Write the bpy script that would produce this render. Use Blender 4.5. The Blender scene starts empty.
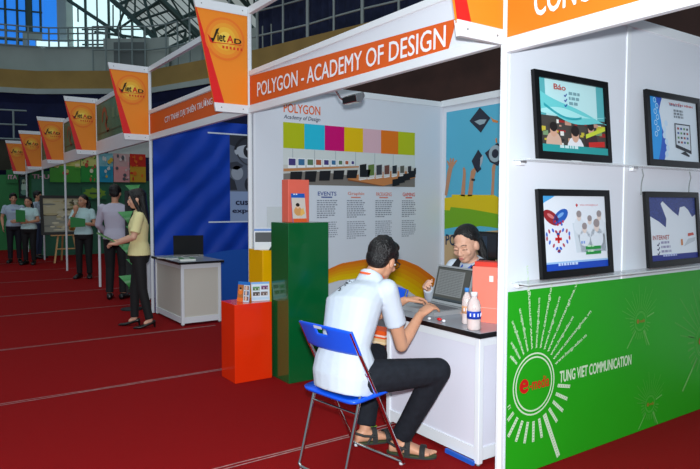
import bpy, bmesh, math, random
from mathutils import Vector, Matrix
random.seed(11)
sc = bpy.context.scene
COL = sc.collection
V = Vector

# ------------------------------------------------------------------ camera, world, lights
CAM = V((2.183, -2.4357, 1.4527)); FPX = 621.44
YAW, PIT, ROL = -0.9712, -0.0521, 0.0016
FWD = V((math.sin(YAW)*math.cos(PIT), math.cos(YAW)*math.cos(PIT), math.sin(PIT)))
RT = V((math.cos(YAW), -math.sin(YAW), 0)); UP = RT.cross(FWD)
RT, UP = RT*math.cos(ROL)+UP*math.sin(ROL), UP*math.cos(ROL)-RT*math.sin(ROL)
cd = bpy.data.cameras.new('camera'); cam = bpy.data.objects.new('camera', cd); COL.objects.link(cam)
cd.sensor_width = 36; cd.lens = FPX/700*36; cd.clip_start = 0.05; cd.clip_end = 300
M3 = Matrix((RT, UP, -FWD)).transposed()
cam.matrix_world = Matrix.Translation(CAM) @ M3.to_4x4()
sc.camera = cam

w = bpy.data.worlds.new('world'); sc.world = w; w.use_nodes = True
bg = w.node_tree.nodes['Background']
bg.inputs[0].default_value = (0.62, 0.86, 1.0, 1); bg.inputs[1].default_value = 0.3

def area(name, loc, size, power, col, target=None, sy=None):
    l = bpy.data.lights.new(name, 'AREA'); l.size = size; l.energy = power; l.color = col
    if sy: l.shape = 'RECTANGLE'; l.size_y = sy
    o = bpy.data.objects.new(name, l); COL.objects.link(o); o.location = loc
    if target is not None:
        o.rotation_euler = (V(target)-V(loc)).to_track_quat('-Z', 'Y').to_euler()
    return o
# the photographer's flash, just above the lens
fl = bpy.data.lights.new('camera_flash', 'SPOT'); fl.energy = 760; fl.shadow_soft_size = 0.04; fl.color = (0.90, 0.96, 1.0)
fl.spot_size = math.radians(110); fl.spot_blend = 0.6
flo = bpy.data.objects.new('camera_flash', fl); COL.objects.link(flo)
flo.location = CAM + UP*0.13 - FWD*0.02; flo.rotation_euler = cam.matrix_world.to_euler()
# added area lights high under the roof, filling in the hall's ambient light
area('hall_ambient_fill', (-1, -3, 9.0), 8, 330, (0.88, 0.97, 1.0), (-1, -1, 0))
area('hall_ambient_fill', (-12, -3, 9.0), 8, 100, (0.93, 0.97, 1.0), (-12, -1, 0))
sc.view_settings.view_transform = 'Standard'; sc.view_settings.look = 'None'
sc.view_settings.gamma = 1; sc.view_settings.use_curve_mapping = False
sc.view_settings.exposure = 0.0

# ------------------------------------------------------------------ helpers
def lin(c):
    c /= 255.0
    return c/12.92 if c <= 0.04045 else ((c+0.055)/1.055)**2.4
_mats = {}
def mat(name, rgb, rough=0.5, metal=0.0, noise=0.0, nscale=40, bump=0.0, bscale=60, emit=0.0, spec=0.5, trans=0.0, alpha=1.0, coat=0.0):
    if name in _mats: return _mats[name]
    m = bpy.data.materials.new(name); m.use_nodes = True
    nt = m.node_tree; b = nt.nodes['Principled BSDF']
    c = (lin(rgb[0]), lin(rgb[1]), lin(rgb[2]), 1)
    b.inputs['Base Color'].default_value = c
    b.inputs['Roughness'].default_value = rough; b.inputs['Metallic'].default_value = metal
    b.inputs['Specular IOR Level'].default_value = spec
    b.inputs['Transmission Weight'].default_value = trans
    b.inputs['Alpha'].default_value = alpha
    b.inputs['Coat Weight'].default_value = coat
    if emit:
        b.inputs['Emission Color'].default_value = c; b.inputs['Emission Strength'].default_value = emit
    if noise or bump:
        tc = nt.nodes.new('ShaderNodeTexCoord')
    if noise:
        n = nt.nodes.new('ShaderNodeTexNoise'); n.inputs['Scale'].default_value = nscale; n.inputs['Detail'].default_value = 4
        nt.links.new(tc.outputs['Object'], n.inputs['Vector'])
        r = nt.nodes.new('ShaderNodeMapRange'); r.inputs[1].default_value = 0.3; r.inputs[2].default_value = 0.7
        r.inputs[3].default_value = 1-noise; r.inputs[4].default_value = 1+noise
        nt.links.new(n.outputs['Fac'], r.inputs[0])
        mx = nt.nodes.new('ShaderNodeVectorMath'); mx.operation = 'SCALE'
        mx.inputs[0].default_value = c[:3]
        nt.links.new(r.outputs[0], mx.inputs['Scale']); nt.links.new(mx.outputs[0], b.inputs['Base Color'])
    if bump:
        n2 = nt.nodes.new('ShaderNodeTexNoise'); n2.inputs['Scale'].default_value = bscale; n2.inputs['Detail'].default_value = 3
        nt.links.new(tc.outputs['Object'], n2.inputs['Vector'])
        bp = nt.nodes.new('ShaderNodeBump'); bp.inputs['Strength'].default_value = bump; bp.inputs['Distance'].default_value = 0.02
        nt.links.new(n2.outputs['Fac'], bp.inputs['Height']); nt.links.new(bp.outputs[0], b.inputs['Normal'])
    _mats[name] = m
    return m
def ink(rgb):
    rgb = tuple(int(max(0, min(255, v))) for v in rgb)
    return mat('print_%02x%02x%02x' % rgb, rgb, 0.45, spec=0.3)

def px(x, y, ax, v):
    """point of the plane (axis ax = v) that the photo shows at pixel x, y"""
    d = RT*((x-350)/FPX) - UP*((y-234.5)/FPX) + FWD
    return CAM + d*((v-CAM[ax])/d[ax])
def wm(o):
    m = o.matrix_basis.copy()
    while o.parent:
        o = o.parent; m = o.matrix_basis @ m
    return m
def tag(o, label=None, cat=None, group=None, kind=None):
    if label: o['label'] = label
    if cat: o['category'] = cat
    if group: o['group'] = group
    if kind: o['kind'] = kind
    return o
def thing(name, label, cat, loc=(0, 0, 0), rz=0, group=None):
    o = bpy.data.objects.new(name, None); COL.objects.link(o); o.empty_display_size = 0.1
    o.location = loc; o.rotation_euler = (0, 0, rz)
    return tag(o, label, cat, group)
def copy_tree(o, parent=None):
    c = o.copy(); COL.objects.link(c)
    if parent: c.parent = parent
    for ch in list(o.children): copy_tree(ch, c)
    return c

class MB:
    def __init__(s): s.v = []; s.f = []; s.m = []; s.sm = []; s.mats = []
    def mi(s, m):
        if m not in s.mats: s.mats.append(m)
        return s.mats.index(m)
    def add(s, vs, fs, m, smooth=False):
        b = len(s.v); k = s.mi(m)
        s.v += [V(p) for p in vs]
        for f in fs: s.f.append([b+i for i in f]); s.m.append(k); s.sm.append(smooth)
        return s
    def box(s, a, b, m, R=None, c=None):
        """box from corner a to b; R, c: a rotation about c"""
        vs = [V((x, y, z)) for z in (a[2], b[2]) for y in (a[1], b[1]) for x in (a[0], b[0])]
        if R is not None: vs = [V(c)+R@(p-V(c)) for p in vs]
        return s.add(vs, [(0, 2, 3, 1), (4, 5, 7, 6), (0, 1, 5, 4), (2, 6, 7, 3), (0, 4, 6, 2), (1, 3, 7, 5)], m)
    def tube(s, pts, r, m, n=10, closed=False, caps=True):
        pts = [V(p) for p in pts]; N = len(pts)
        rs = r if isinstance(r, (list, tuple)) else [r]*N
        rings = []; u = None
        for i, p in enumerate(pts):
            a = pts[(i-1) % N] if (i or closed) else p; c = pts[(i+1) % N] if (i < N-1 or closed) else p
            t = ((p-a).normalized()+(c-p).normalized())
            t = t.normalized() if t.length > 1e-6 else V((0, 0, 1))
            if u is None: u = t.orthogonal().normalized()
            else:
                u = u-t*u.dot(t); u = u.normalized() if u.length > 1e-6 else t.orthogonal().normalized()
            w_ = t.cross(u)
            rings.append([p+(u*math.cos(k*2*math.pi/n)+w_*math.sin(k*2*math.pi/n))*rs[i] for k in range(n)])
        vs = [q for rg in rings for q in rg]; fs = []
        for i in range(N if closed else N-1):
            j = (i+1) % N
            for k in range(n): fs.append((i*n+k, i*n+(k+1) % n, j*n+(k+1) % n, j*n+k))
        s.add(vs, fs, m, True)
        if caps and not closed:
            s.add(rings[0], [tuple(range(n))[::-1]], m); s.add(rings[-1], [tuple(range(n))], m)
        return s
    def lathe(s, prof, o, m, n=20, axis=(0, 0, 1)):
        ax = V(axis).normalized(); u = ax.orthogonal().normalized(); w_ = ax.cross(u); o = V(o)
        vs = [o+ax*z+(u*math.cos(k*2*math.pi/n)+w_*math.sin(k*2*math.pi/n))*max(r, 1e-4) for r, z in prof for k in range(n)]
        fs = [(i*n+k, i*n+(k+1) % n, (i+1)*n+(k+1) % n, (i+1)*n+k) for i in range(len(prof)-1) for k in range(n)]
        fs.append(tuple(range(n))[::-1]); fs.append(tuple(range((len(prof)-1)*n, len(prof)*n)))
        return s.add(vs, fs, m, True)
    def prism(s, poly, off, m):
        n = len(poly); off = V(off); a = [V(p) for p in poly]
        vs = a+[p+off for p in a]
        return s.add(vs, [tuple(range(n))[::-1], tuple(range(n, 2*n))]+[(i, (i+1) % n, n+(i+1) % n, n+i) for i in range(n)], m)
    def loft(s, rings, m, smooth=True):
        n = len(rings[0]); vs = [q for r in rings for q in r]
        fs = [(i*n+k, i*n+(k+1) % n, (i+1)*n+(k+1) % n, (i+1)*n+k) for i in range(len(rings)-1) for k in range(n)]
        fs.append(tuple(range(n))[::-1]); fs.append(tuple(range((len(rings)-1)*n, len(rings)*n)))
        return s.add(vs, fs, m, smooth)
    def ell(s, c, r, m, ax=None, nu=18, nv=10):
        c = V(c); ax = [V(a) for a in (ax or ((1, 0, 0), (0, 1, 0), (0, 0, 1)))]
        r = r if isinstance(r, (tuple, list)) else (r, r, r)
        vs = []
        for j in range(nv+1):
            th = math.pi*(0.012+0.976*j/nv)
            for k in range(nu):
                ph = 2*math.pi*k/nu
                vs.append(c+ax[0]*(r[0]*math.sin(th)*math.cos(ph))+ax[1]*(r[1]*math.sin(th)*math.sin(ph))-ax[2]*(r[2]*math.cos(th)))
        fs = [(j*nu+k, j*nu+(k+1) % nu, (j+1)*nu+(k+1) % nu, (j+1)*nu+k) for j in range(nv) for k in range(nu)]
        fs.append(tuple(range(nu))[::-1]); fs.append(tuple(range(nv*nu, (nv+1)*nu)))
        return s.add(vs, fs, m, True)
    def build(s, name, parent=None, label=None, bevel=0.0, kind=None):
        vs = s.v
        if parent is not None:
            im = wm(parent).inverted(); vs = [im@p for p in vs]
        me = bpy.data.meshes.new(name); me.from_pydata([tuple(p) for p in vs], [], s.f)
        for m in s.mats: me.materials.append(m)
        me.polygons.foreach_set('material_index', s.m); me.polygons.foreach_set('use_smooth', s.sm)
        me.update()
        o = bpy.data.objects.new(name, me); COL.objects.link(o)
        if parent is not None: o.parent = parent
        if bevel:
            bv = o.modifiers.new('bevel', 'BEVEL'); bv.width = bevel; bv.segments = 2; bv.limit_method = 'ANGLE'
        if label: o['label'] = label
        if kind: o['kind'] = kind
        return o

_tc = {}
def text2d(s, bold=0.0, shear=0.0):
    key = (s, bold, shear)
    if key in _tc: return _tc[key]
    cu = bpy.data.curves.new('t', 'FONT'); cu.body = s; cu.size = 1; cu.offset = 0; cu.shear = shear; cu.resolution_u = 3
    ob = bpy.data.objects.new('t', cu); COL.objects.link(ob)
    dg = bpy.context.evaluated_depsgraph_get(); me = bpy.data.meshes.new_from_object(ob.evaluated_get(dg))
    vs = [(v.co.x, v.co.y, 0) for v in me.vertices]; fs = [tuple(p.vertices) for p in me.polygons]
    if bold:
        v0, f0 = list(vs), list(fs)
        for k, (dx, dy) in enumerate(((bold, 0), (-bold, 0), (0, bold*.7), (0, -bold*.7))):
            b = len(vs); vs += [(x+dx, y+dy, (k+1)*.2) for x, y, z in v0]; fs += [tuple(b+i for i in f) for f in f0]
    bpy.data.objects.remove(ob); bpy.data.curves.remove(cu); bpy.data.meshes.remove(me)
    _tc[key] = (vs, fs)
    return _tc[key]

class Art:
    """flat print on a plane: origin o, directions u and v, normal n"""
    def __init__(s, o, u, v, n, mb=None, eps=0.0007):
        s.o = V(o); s.u = V(u); s.v = V(v); s.n = V(n); s.mb = mb or MB(); s.eps = eps
    def P(s, a, b, L=0): return s.o+s.u*a+s.v*b+s.n*(s.eps*L)
    def q(s, x, y):
        """plane coordinates of a photo pixel"""
        d = RT*((x-350)/FPX) - UP*((y-234.5)/FPX) + FWD
        t = (s.o-CAM).dot(s.n)/d.dot(s.n); p = CAM+d*t-s.o
        return (p.dot(s.u), p.dot(s.v))
    def poly(s, pts, col, L=1):
        m = col if not isinstance(col, tuple) else ink(col)
        s.mb.add([s.P(a, b, L) for a, b in pts], [tuple(range(len(pts)))], m); return s
    def rect(s, a0, b0, a1, b1, col, L=1): return s.poly([(a0, b0), (a1, b0), (a1, b1), (a0, b1)], col, L)
    def disc(s, a, b, ra, rb, col, L=1, n=28, t0=0, t1=2*math.pi, rot=0):
        pts = []
        for k in range(n):
            t = t0+(t1-t0)*k/(n if t1-t0 > 6.28 else n-1); x, y = ra*math.cos(t), rb*math.sin(t)
            pts.append((a+x*math.cos(rot)-y*math.sin(rot), b+x*math.sin(rot)+y*math.cos(rot)))
        return s.poly(pts, col, L)
    def ring(s, a, b, r0, r1, col, L=1, n=40, t0=0, t1=2*math.pi):
        m = ink(col) if isinstance(col, tuple) else col
        vs = []; full = t1-t0 > 6.28
        for k in range(n+(0 if full else 1)):
            t = t0+(t1-t0)*k/n
            vs += [s.P(a+r0*math.cos(t), b+r0*math.sin(t), L), s.P(a+r1*math.cos(t), b+r1*math.sin(t), L)]
        N = len(vs)//2
        s.mb.add(vs, [(2*k, 2*((k+1) % N), 2*((k+1) % N)+1, 2*k+1) for k in range(N if full else N-1)], m); return s
    def strip(s, lo, hi, col, L=1):
        m = ink(col) if isinstance(col, tuple) else col
        vs = [s.P(a, b, L) for p in zip(lo, hi) for a, b in p]
        s.mb.add(vs, [(2*k, 2*k+2, 2*k+3, 2*k+1) for k in range(len(lo)-1)], m); return s
    def line(s, a0, b0, a1, b1, wd, col, L=1):
        d = V((a1-a0, b1-b0)); n = V((-d.y, d.x)).normalized()*wd/2
        return s.poly([(a0-n.x, b0-n.y), (a1-n.x, b1-n.y), (a1+n.x, b1+n.y), (a0+n.x, b0+n.y)], col, L)
    def text(s, t, a0, b0, a1, b1, col, L=2, bold=0.0, shear=0.0, rot=0.0, base=False):
        """text filling the box a0..a1, b0..b1, turned by rot about its lower left corner"""
        vs, fs = text2d(t, bold, shear)
        x0 = min(v[0] for v in vs); x1 = max(v[0] for v in vs); y0 = min(v[1] for v in vs); y1 = max(v[1] for v in vs)
        m = ink(col) if isinstance(col, tuple) else col; c, sn = math.cos(rot), math.sin(rot); o = []
        for x, y, z in vs:
            x = (x-x0)/(x1-x0)*(a1-a0); y = (y-y0)/(y1-y0)*(b1-b0)
            o.append(s.P(a0+x*c-y*sn, b0+x*sn+y*c, L+z))
        s.mb.add(o, fs, m); return s
    def lines(s, a0, b1, wd, n, lh, col, L=2, seed=0):
        """a block of unreadably small print: broken grey lines"""
        rr = random.Random(seed)
        for k in range(n):
            b = b1-k*lh; a = a0; e = a0+wd*(rr.uniform(.8, 1) if k < n-1 else .5)
            while a < e-0.006:
                w_ = min(rr.uniform(.012, .035), e-a); s.rect(a, b, a+w_, b+lh*.5, col, L); a += w_+.007
        return s

ALU = mat('white_aluminium', (226, 230, 234), 0.35, noise=0.02, nscale=3)
WPAN = mat('white_laminate_panel', (222, 226, 234), 0.42, noise=0.015, nscale=2)
BLACK = mat('black_plastic', (18, 18, 20), 0.35)
BLACKM = mat('black_matt', (20, 20, 22), 0.7)
CHROME = mat('chrome_tube', (215, 212, 212), 0.12, metal=1.0)
STEEL = mat('grey_steel_paint', (120, 128, 128), 0.5)

# ------------------------------------------------------------------ setting: floor, hall
def carpet():
    m = mat('red_carpet', (140, 5, 8), 0.95, noise=0.16, nscale=260, bump=0.5, bscale=500, spec=0.15)
    return m
fb = MB(); fb.box((-40, -25, -0.1), (14, 16, 0), carpet()); fb.build('floor', kind='structure')
seam = mat('carpet_tape', (168, 122, 120), 0.35, noise=0.35, nscale=25)
for i, X in enumerate((-0.95, -2.84, -4.7, -6.75, -8.6, -10.45, -12.4, -14.3)):
    b = MB(); rr = random.Random(i); ys = [-14+0.35*k for k in range(42)]
    for off in (-0.014, 0.016):
        pts = [V((X+off+rr.uniform(-.006, .006), y, 0.002)) for y in ys]
        wd = 0.007
        b.add([p+V((s_*wd*rr.uniform(.6, 1.2), 0, 0)) for p in pts for s_ in (-1, 1)], [(2*k, 2*k+1, 2*k+3, 2*k+2) for k in range(len(pts)-1)], seam)
    b.build('trim_%d' % (i+1), kind='structure')

# stand wall of the hall: plan polyline
PL = [(-24, -11), (-23.2, -3), (-22.2, 0.9), (-19.9, 4.1), (-15, 5.9), (-10.8, 7.0), (-5, 8.4), (3, 10), (9, 11)]
def band(name, z0, z1, out0, out1, m, kind='structure', i0=0, i1=None):
    """strip of the stand wall between heights, pushed outwards by out0 (bottom) and out1 (top)"""
    P = [V((x, y, 0)) for x, y in PL][i0:i1]; b = MB(); vs = []
    for k, p in enumerate(P):
        a = P[max(k-1, 0)]; c = P[min(k+1, len(P)-1)]; t = (c-a).normalized(); n = V((-t.y, t.x, 0))
        vs += [p+n*out0+V((0, 0, z0)), p+n*out1+V((0, 0, z1)), p+n*(out0+.3)+V((0, 0, z0)), p+n*(out1+.3)+V((0, 0, z1))]
    fs = []
    for k in range(len(P)-1):
        a = 4*k; c = a+4
        fs += [(a, c, c+1, a+1), (a+2, a+3, c+3, c+2), (a+1, c+1, c+3, a+3), (a, a+2, c+2, c)]
    b.add(vs, fs, m); return b.build(name, kind=kind)
def along(s_):
    """point and outward normal at arc parameter s_ (index.fraction) of the polyline"""
    k = min(int(s_), len(PL)-2); f = s_-k; a, c = V((*PL[k], 0)), V((*PL[k+1], 0)); t = (c-a).normalized()
    return a+(c-a)*f, V((-t.y, t.x, 0))
TAN = mat('tan_stand_wall', (176, 142, 78), 0.8, noise=0.12, nscale=1.2)
NAVY = mat('navy_curtain', (22, 30, 74), 0.85, noise=0.25, nscale=2)
BROWN = mat('brown_boarding', (74, 44, 36), 0.7, noise=0.25, nscale=1.5)
GREYC = mat('grey_concrete', (186, 196, 190), 0.8, noise=0.08, nscale=1)
band('wall_hall_base', 0, 4.9, 0.1, 0.1, NAVY, i1=5)
band('wall_hall_boarding', 0, 4.9, 0.1, 0.1, BROWN, i0=4)
band('trim_20', 5.2, 5.38, -0.12, -0.12, GREYC, i1=5)
band('wall_hall_soffit', 4.9, 5.22, 0.1, -0.08, NAVY, i1=5)
band('wall_hall_soffit_brown', 4.9, 5.3, 0.1, 0.0, BROWN, i0=4)
band('wall_hall_tan_band', 5.3, 6.02, 0.0, 0.0, TAN, i1=7)
band('wall_hall_brown_band', 5.3, 6.02, 0.0, 0.0, BROWN, i0=6)
band('wall_hall_parapet', 6.0, 7.05, 1.0, 1.0, GREYC, i1=5)
# ------------------------------------------------------------------ booth shell
S = 2.98; HT = 3.18
def wall(name, a, b, m, top=2.55, th=0.02):
    bm_ = MB(); bm_.box((min(a[0], b[0]), min(a[1], b[1]), 0), (max(a[0], b[0]), max(a[1], b[1]), top), m)
    return bm_.build(name, kind='structure')
w_right = wall('wall_right', (-0.012, 0.03), (0.012, 2.97), WPAN)
w_left = wall('wall_left', (-S-0.012, 0.03), (-S+0.012, 2.33), WPAN)
w_back = wall('wall_back', (-S, 2.33), (-0.02, 2.36), WPAN)
BLUE = mat('blue_satin_cloth', (0, 58, 170), 0.5, noise=0.10, nscale=1.5, spec=.3)
def folds(m):
    nt = m.node_tree; tc = nt.nodes.new('ShaderNodeTexCoord'); mp = nt.nodes.new('ShaderNodeMapping'); mp.inputs['Rotation'].default_value = (math.radians(42), 0, 0)
    wv = nt.nodes.new('ShaderNodeTexWave'); wv.bands_direction = 'Y'; wv.inputs['Scale'].default_value = 1.1; wv.inputs['Distortion'].default_value = 3.5; wv.inputs['Detail'].default_value = 2
    bp = nt.nodes.new('ShaderNodeBump'); bp.inputs['Strength'].default_value = .55; bp.inputs['Distance'].default_value = .05
    nt.links.new(tc.outputs['Object'], mp.inputs[0]); nt.links.new(mp.outputs[0], wv.inputs[0]); nt.links.new(wv.outputs['Fac'], bp.inputs['Height']); nt.links.new(bp.outputs[0], nt.nodes['Principled BSDF'].inputs['Normal'])
folds(BLUE)
w_far = wall('wall_far_left', (-2*S-0.012, 0.03), (-2*S+0.012, 2.97), BLUE)
w_bk2 = wall('wall_back_far', (-2*S, 2.95), (-S-0.02, 2.98), WPAN)
w_bk0 = wall('wall_back_near', (0.02, 2.95), (2.98, 2.98), WPAN)
# uprights and head rails of the partitions
for wl, x, ys, yb in ((w_right, 0, (1.06, 2.03), 2.97), (w_left, -S, (), 2.33)):
    for y in ys:
        b = MB(); b.box((x-.0195, y-.02, 0), (x+.0195, y+.02, 2.4995), ALU); b.build('upright', wl, bevel=.004)
    b = MB(); b.box((x-.02, 0.03, 2.5), (x+.02, yb, 2.56), ALU); b.build('head_rail', wl, bevel=.004)
b = MB(); b.box((-S, 2.31, 2.50), (-0.02, 2.345, 2.57), ALU); b.build('head_rail', w_back, bevel=.004)

POSTL = ['foremost white post between the green printed wall and the counter',
         'white post at the far end of the academy fascia beside the blue booth',
         'white post at the left edge of the blue cloth wall', 'white post just left of the man seen from behind',
         'thin white post in front of the easel painting', 'thin white post at the left side of the easel painting',
         'thin far white post below the leftmost whole pennant', 'thin far white post above the head of the far man in light blue', 'most distant white post at left edge of photo']
for n in range(9):
    b = MB(); x = -S*n
    pts = [V((x+.021*math.cos(math.pi/8+k*math.pi/4), .021*math.sin(math.pi/8+k*math.pi/4), 0)) for k in range(8)]
    b.prism(pts, (0, 0, HT), ALU)
    tag(b.build('booth_post'), POSTL[n], 'post', 'white booth posts along the aisle')
# slim rails joining the post tops
RL = ['slim white top rail running above the academy fascia', 'slim white top rail joining the two pennants beside the blue booth']
for n in range(2):
    b = MB(); b.box((-S*(n+1)+.022, -.02, HT-.06), (-S*n-.022, .02, HT), ALU)
    tag(b.build('top_rail'), RL[n], 'rail')
b = MB(); b.box((.022, -.02, HT-.06), (S, .02, HT), ALU); tag(b.build('top_rail'), 'slim white top rail above the CONG fascia', 'rail')

ORANGE = mat('orange_fascia_print', (218, 94, 34), 0.5, spec=.2)
WHITEINK = mat('white_lettering', (240, 240, 244), 0.45)
def fascia(label, x0, x1, zt, panel_poly, letters, boldness, rails=(0.07, 0.10), colr=ORANGE, z0=2.245, tilt=0.0):
    t = thing('fascia_sign', label, 'sign', ((x0+x1)/2, 0, z0))
    b = MB(); b.box((x0, -.008, z0+.03), (x1, .008, zt-.03), WPAN); b.build('board', t)
    b = MB(); b.box((x0, -.02, z0), (x1, .02, z0+rails[0]), ALU); b.build('bottom_rail', t, bevel=.004)
    b = MB(); b.box((x0, -.02, zt-rails[1]), (x1, .02, zt), ALU); b.build('top_rail', t, bevel=.004)
    a = Art((0, -.009, 0), (1, 0, 0), (0, 0, 1), (0, -1, 0)); a.poly(panel_poly, colr, 1); a.mb.build('printed_panel', t)
    if letters:
        a = Art((0, -.009, 0), (1, 0, 0), (0, 0, 1), (0, -1, 0), eps=.002)
        for s_, u0, v0, u1, v1 in letters: a.text(s_, u0, v0, u1, v1, WHITEINK, 2, bold=boldness, rot=tilt)
        a.mb.build('lettering', t)
    return t
fascia('orange fascia board reading POLYGON - ACADEMY OF DESIGN', -S+.022, -.022, 2.62,
       [(-S+.022, 2.318), (-.40, 2.300), (-.335, 2.455), (-S+.022, 2.574)],
       [('POLYGON - ACADEMY OF DESIGN', -2.80, 2.370, -.42, 2.492)], .010, rails=(.058, .045), tilt=-.022)
fascia('orange fascia board with CONG in white letters nearest the camera', .022, S-.022, 2.72,
       [(.022, 2.275), (S-.022, 2.275), (S-.022, 2.62), (.022, 2.62)], [('CONG', .19, 2.333, .50, 2.475)], .022, z0=2.20, colr=mat('orange_fascia_bright', (230, 120, 32), .5, spec=.2))
fascia('dark orange fascia board with company name over the blue booth', -2*S+.022, -S-.022, 2.63,
       [(-2*S+.022, 2.325), (-S-.022, 2.325), (-S-.022, 2.575), (-2*S+.022, 2.575)],
       [('CTY TNHH ĐẠI THIÊN TRƯỜNG', -5.33, 2.385, -3.82, 2.495)], .004, rails=(.075, .05), tilt=.022)
GREENF = mat('green_fascia_print', (70, 112, 84), 0.5, noise=0.35, nscale=2.5)
FADED = mat('faded_fascia_print', (150, 160, 150), .5, noise=.25, nscale=3)
GL = ['tall green fascia with faded red swirl, above the man seen from behind',
      'tall green fascia directly right of the pennant above the easel painting', 'small far green fascia left of the pennant above the easel painting', 'tiny far greyish fascia between the two leftmost whole pennants', 'faded far fascia near the left edge, the larger of two there', 'faded far fascia touching the left edge of the photo']
for n in range(2, 8):
    x0, x1 = -S*(n+1)+.022, -S*n-.022
    t = fascia(GL[n-2], x0, x1, 3.14, [(x0, 2.47), (x1, 2.47), (x1, 3.06), (x0, 3.06)], [], .01, rails=(.21, .08), colr=GREENF if n < 5 else FADED)
    a = Art((0, -.009, 0), (1, 0, 0), (0, 0, 1), (0, -1, 0), eps=.002)
    cx = x0+.55; rd = (150, 70, 50)
    a.ring(cx, 2.80, .10, .17, rd, 2, t0=-1.2, t1=3.6); a.ring(cx+.22, 2.68, .07, .13, rd, 2, t0=1.5, t1=5.5)
    for k in range(5): a.rect(cx+.5+.27*k, 2.74, cx+.66+.27*k, 2.90, (96, 130, 100), 2)
    a.rect(x0+.1, 2.56, x1-.1, 2.585, (56, 84, 62), 2)
    a.mb.build('faded_print', t)

# pennants: boards that stick out into the aisle from every post
PORANGE = mat('pennant_orange', (240, 138, 36), 0.45, spec=.35); PRED = mat('pennant_red', (222, 22, 24), 0.45)
LAB = ['near orange pennant board cropped by the top of the photo', 'largest whole orange pennant, at the far end of the academy fascia',
       'orange pennant at the left end of the blue booth', 'orange pennant on the post left of the man seen from behind',
       'orange pennant directly above the easel painting', 'small orange pennant just left of the one above the easel',
       'leftmost whole orange pennant, the smallest complete one', '', 'most distant orange pennant, cut by left edge of photo']
for n in (0, 1, 2, 3, 4, 5, 6, 8):
    x = -S*n; t = thing('pennant_board', LAB[n], 'banner', (x, -.2, 2.24), 0, 'orange pennants along the aisle')
    yt, yb = -.515, -.325
    def yy(z): return yb+(yt-yb)*(z-2.24)/(HT-2.24)
    b = MB(); b.prism([(x-.006, -.022, 2.30), (x-.006, yy(2.30), 2.30), (x-.006, yy(3.12), 3.12), (x-.006, -.022, 3.12)], (.012, 0, 0), PORANGE); b.build('panel', t)
    for nm, z0, z1 in (('bottom_rail', 2.24, 2.315), ('top_rail', 3.10, HT)):
        b = MB(); b.prism([(x-.014, -.022, z0), (x-.014, yy(z0), z0), (x-.014, yy(z1), z1), (x-.014, -.022, z1)], (.028, 0, 0), ALU)
        for y in (-.07, yy(z0)+.05): b.lathe([(.006, -.004), (.006, .003)], (x+.014, y, (z0+z1)/2), STEEL, 8, (1, 0, 0))
        b.build(nm, t, bevel=.003)
    a = Art((x+.0065, 0, 0), (0, 1, 0), (0, 0, 1), (1, 0, 0), eps=.0015)
    a.poly([(yy(2.315), 2.315), (yy(2.315)+.095, 2.315), (yy(3.1)+.008, 3.1), (yy(3.1), 3.1)], PRED, 1)
    a.mb.build('red_stripe', t)
    a = Art((x+.0065, 0, 0), (0, 1, 0), (0, 0, 1), (1, 0, 0), eps=.0015); cy, cz = -.235, 2.87
    for k, (r, c) in enumerate(((.185, (236, 120, 40)), (.165, (238, 140, 44)), (.135, (238, 160, 50)), (.10, (240, 182, 60)), (.06, (246, 206, 84)))):
        a.disc(cy, cz, r, r, c, 2+k)
    dk = (30, 26, 20)
    a.poly([(cy-.165, cz+.02), (cy-.14, cz-.045), (cy-.115, cz-.055), (cy-.12, cz-.02)], (214, 40, 30), 8)
    a.poly([(cy-.14, cz-.01), (cy-.115, cz-.05), (cy-.055, cz+.085), (cy-.085, cz+.07), (cy-.113, cz-.01)], dk, 9)
    a.text('iet', cy-.075, cz-.03, cy+.0, cz+.045, dk, 9, bold=.03)
    a.text('A', cy+.01, cz-.03, cy+.075, cz+.035, (214, 40, 30), 9, bold=.03)
    a.text('D', cy+.08, cz-.03, cy+.15, cz+.015, dk, 9, bold=.03)
    a.line(cy-.12, cz-.047, cy+.15, cz-.035, .007, (214, 40, 30), 9)
    for k in range(6): a.rect(cy-.03+.034*k, cz-.085, cy-.012+.034*k, cz-.062, (214, 60, 36), 9)
    a.mb.build('logo', t)
#PART2
# ------------------------------------------------------------------ prints on the walls
# academy poster on the left partition (plane u = along the wall, v = up)
LW = -S+.0125
t = thing('wall_poster', 'large white academy poster with colour squares, computer room picture and orange arc', 'poster', (LW, 1.2, 0))
a = Art((LW, 0, 0), (0, 1, 0), (0, 0, 1), (1, 0, 0)); a.rect(.05, .06, 2.29, 2.49, (214, 219, 228), 1); a.mb.build('sheet', t)
a = Art((LW, 0, 0), (0, 1, 0), (0, 0, 1), (1, 0, 0), eps=.0009)
a.text('POLYGON', .335, 2.285, .735, 2.37, (222, 100, 40), 3, bold=.02);
a.text('Academy of Design', .335, 2.215, .735, 2.265, (90, 96, 110), 3, shear=.25, bold=.02); a.mb.build('academy_lettering', t)
a = Art((LW, 0, 0), (0, 1, 0), (0, 0, 1), (1, 0, 0), eps=.0009)
cw = (1.925-.33)/7
for k, c in enumerate(((176, 186, 20), (40, 186, 214), (200, 4, 110), (226, 186, 4), (216, 176, 186), (224, 116, 24), (180, 190, 20))):
    a.rect(.33+cw*k, 1.955, .33+cw*(k+1), 2.195, c, 2)
a.mb.build('colour_squares', t)
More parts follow.
